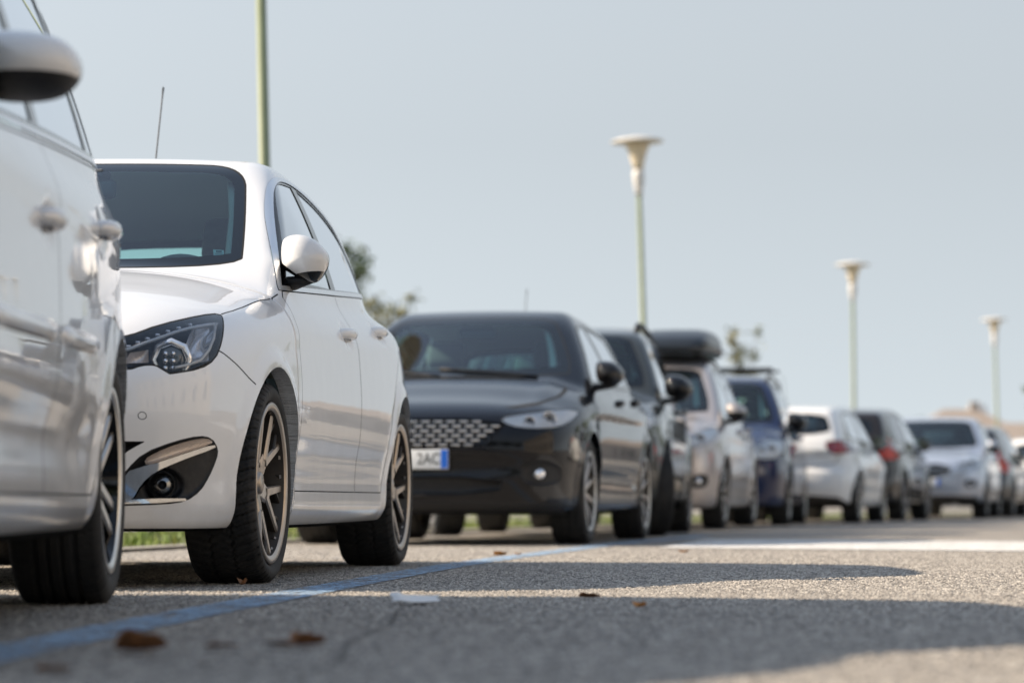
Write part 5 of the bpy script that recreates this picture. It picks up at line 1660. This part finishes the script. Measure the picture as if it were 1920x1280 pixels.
strip('tar_seam', [(-.30, 4.2), (-.27, 4.7), (-.29, 5.3), (-.25, 6.1), (-.26, 6.9), (-.21, 7.8)], .012, .003, M['tar'])
# verge on the far side of the parked row
KL = [(p[0] - 1.98, p[1] + .25) for p in ROWLINE if p[1] > 8]
strip('kerb_stone', KL, .16, .018, M['kerb'])
VG = [(p[0] - .08, p[1]) for p in KL]
far = [(p[0] - 7.5, p[1] + 1.2) for p in VG]
mb = MB(); n = len(VG)
mb.add([(p[0], p[1], .012) for p in VG] + [(p[0], p[1], .012) for p in far], [(i, i + 1, n + i + 1, n + i) for i in range(n - 1)], 0, False)
tag(mb.build('verge', [M['soil']]), kind='structure')
PT = [(p[0] - 2.9, p[1] + .5) for p in VG]
strip('footpath', PT, 1.5, .03, M['path'])

# grass of the verge
M['grass'] = principled('grass_blades', (.17, .26, .035), .6, noise=(2.5, (.30, .28, .07), .8))
g = MB()
def blades(cx, cy, n, spread, h):
    V = []; F = []
    for _ in range(n):
        x = cx + random.gauss(0, spread); y = cy + random.gauss(0, spread); a = random.uniform(0, 2 * PI); hh = h * random.uniform(.5, 1.2); w = .006
        lx, ly = random.uniform(-.6, .6) * hh, random.uniform(-.6, .6) * hh; b = len(V)
        V += [(x - w * math.cos(a), y - w * math.sin(a), .01), (x + w * math.cos(a), y + w * math.sin(a), .01), (x + lx * .4 + w * .7 * math.cos(a), y + ly * .4, hh * .6), (x + lx, y + ly, hh)]
        F.append((b, b + 1, b + 2)); F.append((b + 0, b + 2, b + 3))
    g.add(V, F, 0, False)
VT = table([(p[1], p[0]) for p in VG])
for k in range(2600):
    y = 9 + (random.random()**1.5) * 46
    u = random.random()
    if .40 < u < .66 and y < 60 and random.random() < .93: u = random.random() * .38
    x = float(ev(VT, y)) - .03 - u * 6.0
    if math.sin(x * 2.1) * math.sin(y * 1.3 + 1) > .65: continue
    blades(x, y, 14 if y < 30 else 9, .07, random.uniform(.035, .085))
tag(g.build('verge_grass', [M['grass']]), 'short green and yellow grass on the verge behind the cars', 'grass', kind='stuff')

# ------------------------------------------------------------------ lamp posts
M['pole'] = principled('grey_green_pole_paint', (.21, .25, .15), .55, noise=(3, (.16, .19, .11), .6))
M['lamp_white'] = principled('lamp_cream_cover', (.70, .66, .60), .4)
M['lamp_bowl'] = principled('lamp_amber_bowl', (.66, .57, .42), .35)
M['lamp_collar'] = principled('lamp_collar_metal', (.62, .60, .56), .4)
def lamp_post(x, y, tilt, label, h=5.85):
    e = empty('lamp_post', (x, y, 0)); tag(e, label, 'lamp post', 'street lamps along the verge')
    e.rotation_euler = (0, tilt, 0)
    mb = MB(); mb.lathe([(0, 0), (.14, 0), (.14, .012), (.065, .02), (.062, .5), (.052, 1.3), (.046, 1.32), (.038, h - .85), (.0, h - .85)], 24); mb.build('pole', [M['pole']], e)
    mb = MB(); mb.lathe([(.0, h - .90), (.052, h - .89), (.058, h - .80), (.085, h - .70), (.090, h - .58), (.075, h - .50), (.0, h - .50)], 28); mb.build('collar', [M['lamp_collar']], e)
    mb = MB(); mb.lathe([(.0, h - .52), (.076, h - .50), (.095, h - .40), (.135, h - .25), (.190, h - .13), (.205, h - .10), (.0, h - .09)], 32); mb.build('lamp_bowl', [M['lamp_bowl']], e)
    mb = MB(); mb.lathe([(.0, h - .085), (.36, h - .095), (.40, h - .085), (.40, h - .070), (.28, h - .030), (.12, h - .004), (.0, h)], 36); mb.build('lamp_cap', [M['lamp_white']], e)
    return e
lamp_post(-1.80, 22.5, -.026, 'green grey lamp pole rising above the pearl white hatchback, its head out of view', 5.9)
lamp_post(2.07, 45.0, -.030, 'tallest looking street lamp with its head in view, above the dark grey off-roader', 5.78)
lamp_post(7.74, 67.5, -.004, 'middle sized street lamp with cream funnel head, rising behind the dark brown off-roader', 5.7)
lamp_post(14.6, 89.5, -.022, 'smallest street lamp, farthest of the poles beside the right edge', 5.8)

# ------------------------------------------------------------------ trees
M['leaf'] = principled('leaf_green', (.085, .125, .040), .6, noise=(1.2, (.15, .17, .06), .9))
M['leaf_dry'] = principled('leaf_olive', (.16, .17, .07), .6, noise=(1.5, (.24, .20, .09), .9))
M['bark'] = principled('bark', (.10, .08, .06), .9, noise=(8, (.05, .04, .03), .8))
def tree(x, y, h, spread, label, leaf, n_limb=9, per=150, size=.07, trunk_h=.45, group=None, seed=1, upright=.5):
    rnd = random.Random(seed)
    e = empty('tree', (x, y, 0)); tag(e, label, 'tree', group)
    t = MB(); top = h * trunk_h
    t.tube([(0, 0, 0), (.03 * h * .2, 0, top * .5), (-.02 * h * .2, .03, top), (.04, 0, h * .82)], [.03 * h * .55, .025 * h * .5, .018 * h * .5, .01], 10)
    tips = []
    for k in range(n_limb):
        a = 2 * PI * k / n_limb + rnd.uniform(-.4, .4); z0 = top * rnd.uniform(.75, 1.3); r = spread * rnd.uniform(.45, 1.0); z1 = min(h, z0 + (h - z0) * rnd.uniform(.25, 1.0) * (.4 + upright))
        p1 = (r * .45 * math.cos(a), r * .45 * math.sin(a), z0 + (z1 - z0) * .6); p2 = (r * math.cos(a), r * math.sin(a), z1)
        t.tube([(0, 0, z0), p1, p2], [.012 * h * .4, .008 * h * .4, .004], 6)
        tips += [p2, ((p1[0] + p2[0]) / 2, (p1[1] + p2[1]) / 2, (p1[2] + p2[2]) / 2), p1]
    tips += [(0.0, 0.0, h * .9), (.05, 0, h * .75)]
    t.build('trunk', [M['bark']], e)
    c = MB(); V = []; F = []
    for (cx, cy, cz) in tips:
        rr = spread * rnd.uniform(.16, .34)
        for _ in range(per):
            d = Vector((rnd.gauss(0, 1), rnd.gauss(0, 1), rnd.gauss(0, .8))) * rr * .6
            p = Vector((cx, cy, cz)) + d
            if p.z < .3: continue
            u = Vector((rnd.gauss(0, 1), rnd.gauss(0, 1), rnd.gauss(0, 1))).normalized(); w = u.orthogonal().normalized(); s_ = size * rnd.uniform(.6, 1.3)
            b = len(V); V += [p - u * s_, p + w * s_ * .45, p + u * s_, p - w * s_ * .45]; F.append((b, b + 1, b + 2, b + 3))
    c.add(V, F, 0, False); c.build('crown', [leaf], e)
    return e
tree(-2.75, 62, 4.8, .75, 'sparse loose branched tree showing behind the pearl white hatchback', M['leaf_dry'], 9, 26, .09, .5, seed=5, upright=.5)
tree(-3.62, 64, 6.3, .75, 'darker slim tree half hidden by the rear of the pearl white hatchback', M['leaf'], 8, 60, .09, .45, seed=8)
tree(5.05, 65, 3.95, .55, 'small feathery tree above the roof bars of the navy blue car', M['leaf_dry'], 7, 26, .07, .4, seed=12, upright=.8)
tree(18.25, 101, 4.1, .8, 'dark tree at the right edge of the picture, beside the farthest street lamp', M['leaf'], 9, 110, .09, .3, seed=21, upright=.9)
tree(21.0, 152, 4.7, .6, 'small dark bush like tree on the skyline above the pale blue silver off-roader', M['leaf'], 7, 110, .10, .4, seed=31)

# ------------------------------------------------------------------ houses on the skyline, and the buildings and trees across the road that the paint mirrors
M['plaster'] = principled('tan_plaster', (.42, .38, .33), .9, noise=(.6, (.36, .33, .29), .8))
M['plaster2'] = principled('pink_plaster', (.44, .38, .33), .9, noise=(.6, (.38, .33, .29), .8))
M['tiles'] = principled('roof_tiles', (.30, .25, .21), .9, noise=(2, (.24, .20, .17), .8))
M['shutter'] = principled('dark_window', (.05, .05, .05), .2)
M['white_wall'] = principled('whitewash', (.74, .72, .68), .8)
def house(x, y, w, d, h, rh, label, wall_m, rz=0.0, floors=2, arched=False, chimney=True, cat='house', name='house'):
    e = empty(name, (x, y, 0), rz); tag(e, label, cat)
    mb = MB(); mb.box((0, 0, h / 2), (w, d, h)); mb.build('wall', [wall_m], e)
    mb = MB(); o = .35; hx, hy = w / 2 + o, d / 2 + o
    V = [(-hx, -hy, h), (hx, -hy, h), (hx, hy, h), (-hx, hy, h), (-hx + hy * .6, 0, h + rh), (hx - hy * .6, 0, h + rh)]
    mb.add(V, [(0, 1, 5, 4), (1, 2, 5), (2, 3, 4, 5), (3, 0, 4), (3, 2, 1, 0)], 0, False); rf = mb.build('roof', [M['tiles']], e)
    if chimney:
        mb = MB(); mb.box((w * .2, 0, h + rh * .9), (.5, .5, 1.0)); mb.build('chimney', [wall_m], rf)
    n = max(2, int(w / 3.2)); fh = h / floors
    for f in range(floors):
        for k in range(n):
            xx = -w / 2 + w * (k + .5) / n; zz = fh * (f + .52); ww, wh = 1.0, fh * .5
            m2 = MB()
            if arched:
                P = [(-ww / 2, -wh / 2), (ww / 2, -wh / 2)] + [(ww / 2 * math.cos(a), wh / 2 - ww / 2 + ww / 2 * math.sin(a)) for a in np.linspace(0, PI, 10)]
                V = [(xx + p[0], -d / 2 - .03, zz + p[1]) for p in P] + [(xx + p[0], -d / 2 + .10, zz + p[1]) for p in P]; L_ = len(P)
                m2.add(V, [list(range(L_))] + [(i, (i + 1) % L_, L_ + (i + 1) % L_, L_ + i) for i in range(L_)], 0, False)
            else: m2.box((xx, -d / 2 - .005, zz), (ww, .09, wh))
            m2.build('window', [M['shutter']], e)
    return e
house(27.5, 152, 17, 9, 3.0, 1.3, 'long low tan house on the skyline behind the pale blue silver off-roader', M['plaster'], 0, 1)
house(25.2, 168, 4, 4, 4.6, .9, 'narrow tan house rising above the low one on the skyline', M['plaster2'], 0, 2)
house(42.0, 158, 12, 9, 3.4, 1.5, 'tile roofed house at the right end of the skyline', M['plaster2'], .1, 1)
e = empty('water_tower', (23.6 * 150 / 151 + .0, 151 + 22, 0)); tag(e, 'round white topped tower above the roofs on the skyline', 'tower')
mb = MB(); mb.lathe([(0, 0), (.45, 0), (.42, 5.0), (0, 5.0)], 20); mb.build('shaft', [M['plaster2']], e)
mb = MB(); mb.lathe([(0, 4.95), (.38, 5.0), (.55, 5.35), (.52, 5.7), (.30, 5.95), (0, 6.0)], 24); mb.build('tank', [M['white_wall']], e)
e.location = ((1833 - 960) / FOC * 172, 172, 0)
# across the road, outside the frame but mirrored in the cars' paint
h_ = house(19.0, 4.0, 26, 10, 8.5, 2.0, 'tan two storey building with arched windows across the road', M['plaster'], -PI / 2, 2, True, cat='building', name='arcade_building')
for k, (x, y, hh, sp) in enumerate(((11.2, 30, 4.2, 1.7), (13.0, 38, 5.0, 2.0), (14.5, 47, 4.4, 1.8), (16.5, 56, 5.2, 2.1))):
    tree(x, y, hh, sp, ['round green tree across the road, nearest of the four', 'taller second tree across the road', 'low third tree across the road', 'last tree across the road'][k], M['leaf'], 10, 120, .11, .35, 'trees across the road', seed=40 + k, upright=.6)
for k, (key, x, y, r, lab) in enumerate((('polo', 8.2, 27, .10, 'white hatchback parked on the other side of the road'), ('suvc', 9.6, 34, .2, 'dark grey off-roader parked on the other side of the road'), ('cx', 11.2, 43, .25, 'pale blue silver off-roader parked on the other side of the road'))):
    o = copy_tree(CARS[key]); o['label'] = lab; o['group'] = 'cars parked across the road'
    o.location = (x, y, 0); o.rotation_euler = (0, 0, PI - r if k != 2 else -r)
for k, (x, y, hh, sp) in enumerate(((-15, -16, 9, 3.6), (-8, -18, 10, 3.8), (-1, -17, 9.5, 3.8), (6, -19, 10, 3.9), (12, -15, 8.5, 3.2))):  # unseen row added behind the camera to darken reflections in the paint
    tree(x, y, hh, sp, ['leftmost tall tree of the unseen row added behind the camera', 'second tall tree of the unseen row added behind the camera', 'middle tall tree of the unseen row added behind the camera', 'fourth tall tree of the unseen row added behind the camera', 'rightmost tall tree of the unseen row added behind the camera'][k], M['leaf'], 14, 150, .24, .25, 'unseen tall trees added for dark reflections', seed=60 + k, upright=.5)
# ------------------------------------------------------------------ litter on the road
M['leaf_brown'] = principled('dead_leaf_brown', (.20, .085, .028), .7, noise=(30, (.10, .045, .02), .8))
M['leaf_orange'] = principled('dead_leaf_orange', (.48, .22, .05), .7, noise=(30, (.30, .14, .04), .8))
M['paper'] = principled('white_paper', (.78, .78, .77), .8)
def dead_leaf(x, y, s, curl, rz, m, label, seed, pitch=0.0):
    rnd = random.Random(seed); n, k = 10, 8; V = []; F = []
    for i in range(n + 1):
        t = i / n; w = math.sin(PI * t**.8)**.8 * .42 * (1 + .18 * math.sin(9 * t))
        for j in range(k + 1):
            u = j / k * 2 - 1
            z = curl * (u * u * w * 1.6 + .5 * (t - .45)**2) + .04 * rnd.uniform(-1, 1) * w
            V.append(((t - .5) * s, u * w * s, max(z, 0) * s + .004))
    for i in range(n):
        for j in range(k): F.append((i * (k + 1) + j, i * (k + 1) + j + 1, (i + 1) * (k + 1) + j + 1, (i + 1) * (k + 1) + j))
    o = mesh_np('dead_leaf', np.array(V), F, [m]); o.location = (x, y, .002); o.rotation_euler = (pitch, 0, rz)
    tag(o, label, 'leaf', 'dry leaves on the asphalt'); return o
dead_leaf(-.612, 4.95, .092, .55, .15, M['leaf_brown'], 'large curled brown leaf lying in front of the blue line', 1)
dead_leaf(-.350, 5.15, .066, .50, .5, M['leaf_brown'], 'upturned brown leaf to the right of the large curled one', 2)
dead_leaf(-.395, 5.12, .055, .22, 2.6, M['leaf_brown'], 'flat brown leaf touching the upturned one', 3)
dead_leaf(-.49, 5.08, .06, .15, .1, M['leaf_brown'], 'flat brown leaf between the curled and the upturned one', 4)
dead_leaf(-.665, 4.35, .055, .25, .3, M['leaf_brown'], 'blurred brown leaf at the bottom left corner', 5)
dead_leaf(.20, 7.72, .06, .3, .1, M['leaf_brown'], 'dark flat leaf in the middle of the shadow, past the white paper', 6)
dead_leaf(.30, 7.0, .04, .5, .9, M['leaf_orange'], 'small orange leaf to the right of the dark flat one', 7)
dead_leaf(-.055, 13.9, .065, .45, .4, M['leaf_orange'], 'orange leaf in the sun beyond the shadow, left of a smaller one', 8)
dead_leaf(.03, 14.0, .045, .45, 1.4, M['leaf_orange'], 'smaller orange leaf beside the one in the sun', 9)
dead_leaf(.845, 14.7, .06, .35, 1.0, M['leaf_orange'], 'orange leaf in the sun just short of the white crossing', 10)
dead_leaf(-.895, 9.35, .045, .8, .4, M['leaf_brown'], 'tiny dry leaf against the front tyre of the pearl white hatchback', 11)
dead_leaf(-.80, 8.9, .035, .9, 1.2, M['leaf_brown'], 'tiny dry leaf on the sunlit strip before the front tyre', 12)
n, k = 9, 5; V = []; F = []
for i in range(n + 1):
    for j in range(k + 1):
        t, u = i / n, j / k
        z = .006 + .012 * max(0, math.sin(5.0 * t + 2.2 * u) * .7 + .25 * math.sin(11 * t)) * (.5 + u)
        V.append(((t - .5) * .115 + .006 * math.sin(7 * u), (u - .5) * (.06 + .02 * math.sin(4 * t)), z))
for i in range(n):
    for j in range(k): F.append((i * (k + 1) + j, i * (k + 1) + j + 1, (i + 1) * (k + 1) + j + 1, (i + 1) * (k + 1) + j))
o = mesh_np('paper_scrap', np.array(V), F, [M['paper']]); o.location = (-.236, 7.30, .010); o.rotation_euler = (.20, 0, 0)
tag(o, 'crumpled scrap of white paper lying in the shadow on the road', 'paper')
# ------------------------------------------------------------------ the coarse stones that stand proud of the worn asphalt
def grit():
    R = np.random.default_rng(3)
    Y = []; X = []
    for y0 in np.arange(3.6, 19, .2):
        half = .18 * y0 + .25; dens = 3600 if y0 < 12 else 3600 * (12 / y0)**3
        n = int(2 * half * .2 * dens); X.append(R.uniform(-half, half, n)); Y.append(R.uniform(y0, y0 + .2, n))
    X = np.concatenate(X); Y = np.concatenate(Y)
    bx = np.interp(Y, [p[1] for p in BL], [p[0] for p in BL])
    ok = (np.abs(X - bx) > .085) | (R.random(len(X)) < .03)
    X, Y = X[ok], Y[ok]; n = len(X)
    r = R.uniform(.0028, .0062, n); h = r * R.uniform(.30, .75, n); a0 = R.uniform(0, 6.28, n)
    V = np.zeros((n, 6, 3))
    for k in range(5):
        rr = r * R.uniform(.75, 1.2, n); an = a0 + k * 1.2566
        V[:, k, 0] = X + rr * np.cos(an); V[:, k, 1] = Y + rr * np.sin(an); V[:, k, 2] = .0008
    V[:, 5, 0] = X + r * R.uniform(-.3, .3, n); V[:, 5, 1] = Y + r * R.uniform(-.3, .3, n); V[:, 5, 2] = h + .001
    V = V.reshape(-1, 3)
    b = (np.arange(n) * 6)[:, None]
    F = np.concatenate([np.stack([b[:, 0] + k, b[:, 0] + (k + 1) % 5, b[:, 0] + 5], 1) for k in range(5)])
    me = bpy.data.meshes.new('road_grit')
    me.vertices.add(len(V)); me.vertices.foreach_set('co', V.ravel())
    me.loops.add(len(F) * 3); me.loops.foreach_set('vertex_index', F.ravel().astype(np.int32))
    me.polygons.add(len(F)); me.polygons.foreach_set('loop_start', (np.arange(len(F)) * 3).astype(np.int32)); me.polygons.foreach_set('loop_total', np.full(len(F), 3, np.int32))
    me.update(calc_edges=True); me.validate()
    m, nt, out = mat('road_stone')
    bs = N_(nt, 'ShaderNodeBsdfPrincipled'); bs.inputs['Roughness'].default_value = .8
    tc = N_(nt, 'ShaderNodeTexCoord'); v = N_(nt, 'ShaderNodeTexVoronoi', Scale=60.0); nt.links.new(tc.outputs['Object'], v.inputs['Vector'])
    sp = N_(nt, 'ShaderNodeSeparateColor'); nt.links.new(v.outputs['Color'], sp.inputs[0])
    cr = N_(nt, 'ShaderNodeValToRGB'); e = cr.color_ramp.elements
    e[0].color = (.10, .092, .083, 1); e[1].color = (.57, .525, .46, 1); x = e.new(.5); x.color = (.32, .29, .255, 1); x = e.new(.8); x.color = (.44, .405, .35, 1)
    nt.links.new(sp.outputs[0], cr.inputs[0]); nt.links.new(cr.outputs[0], bs.inputs['Base Color']); nt.links.new(bs.outputs[0], out.inputs[0])
    me.materials.append(m)
    o = bpy.data.objects.new('road_grit', me); COL.objects.link(o)
    tag(o, 'coarse pale and dark stones standing out of the worn asphalt', 'gravel', kind='stuff')
    return o
grit()
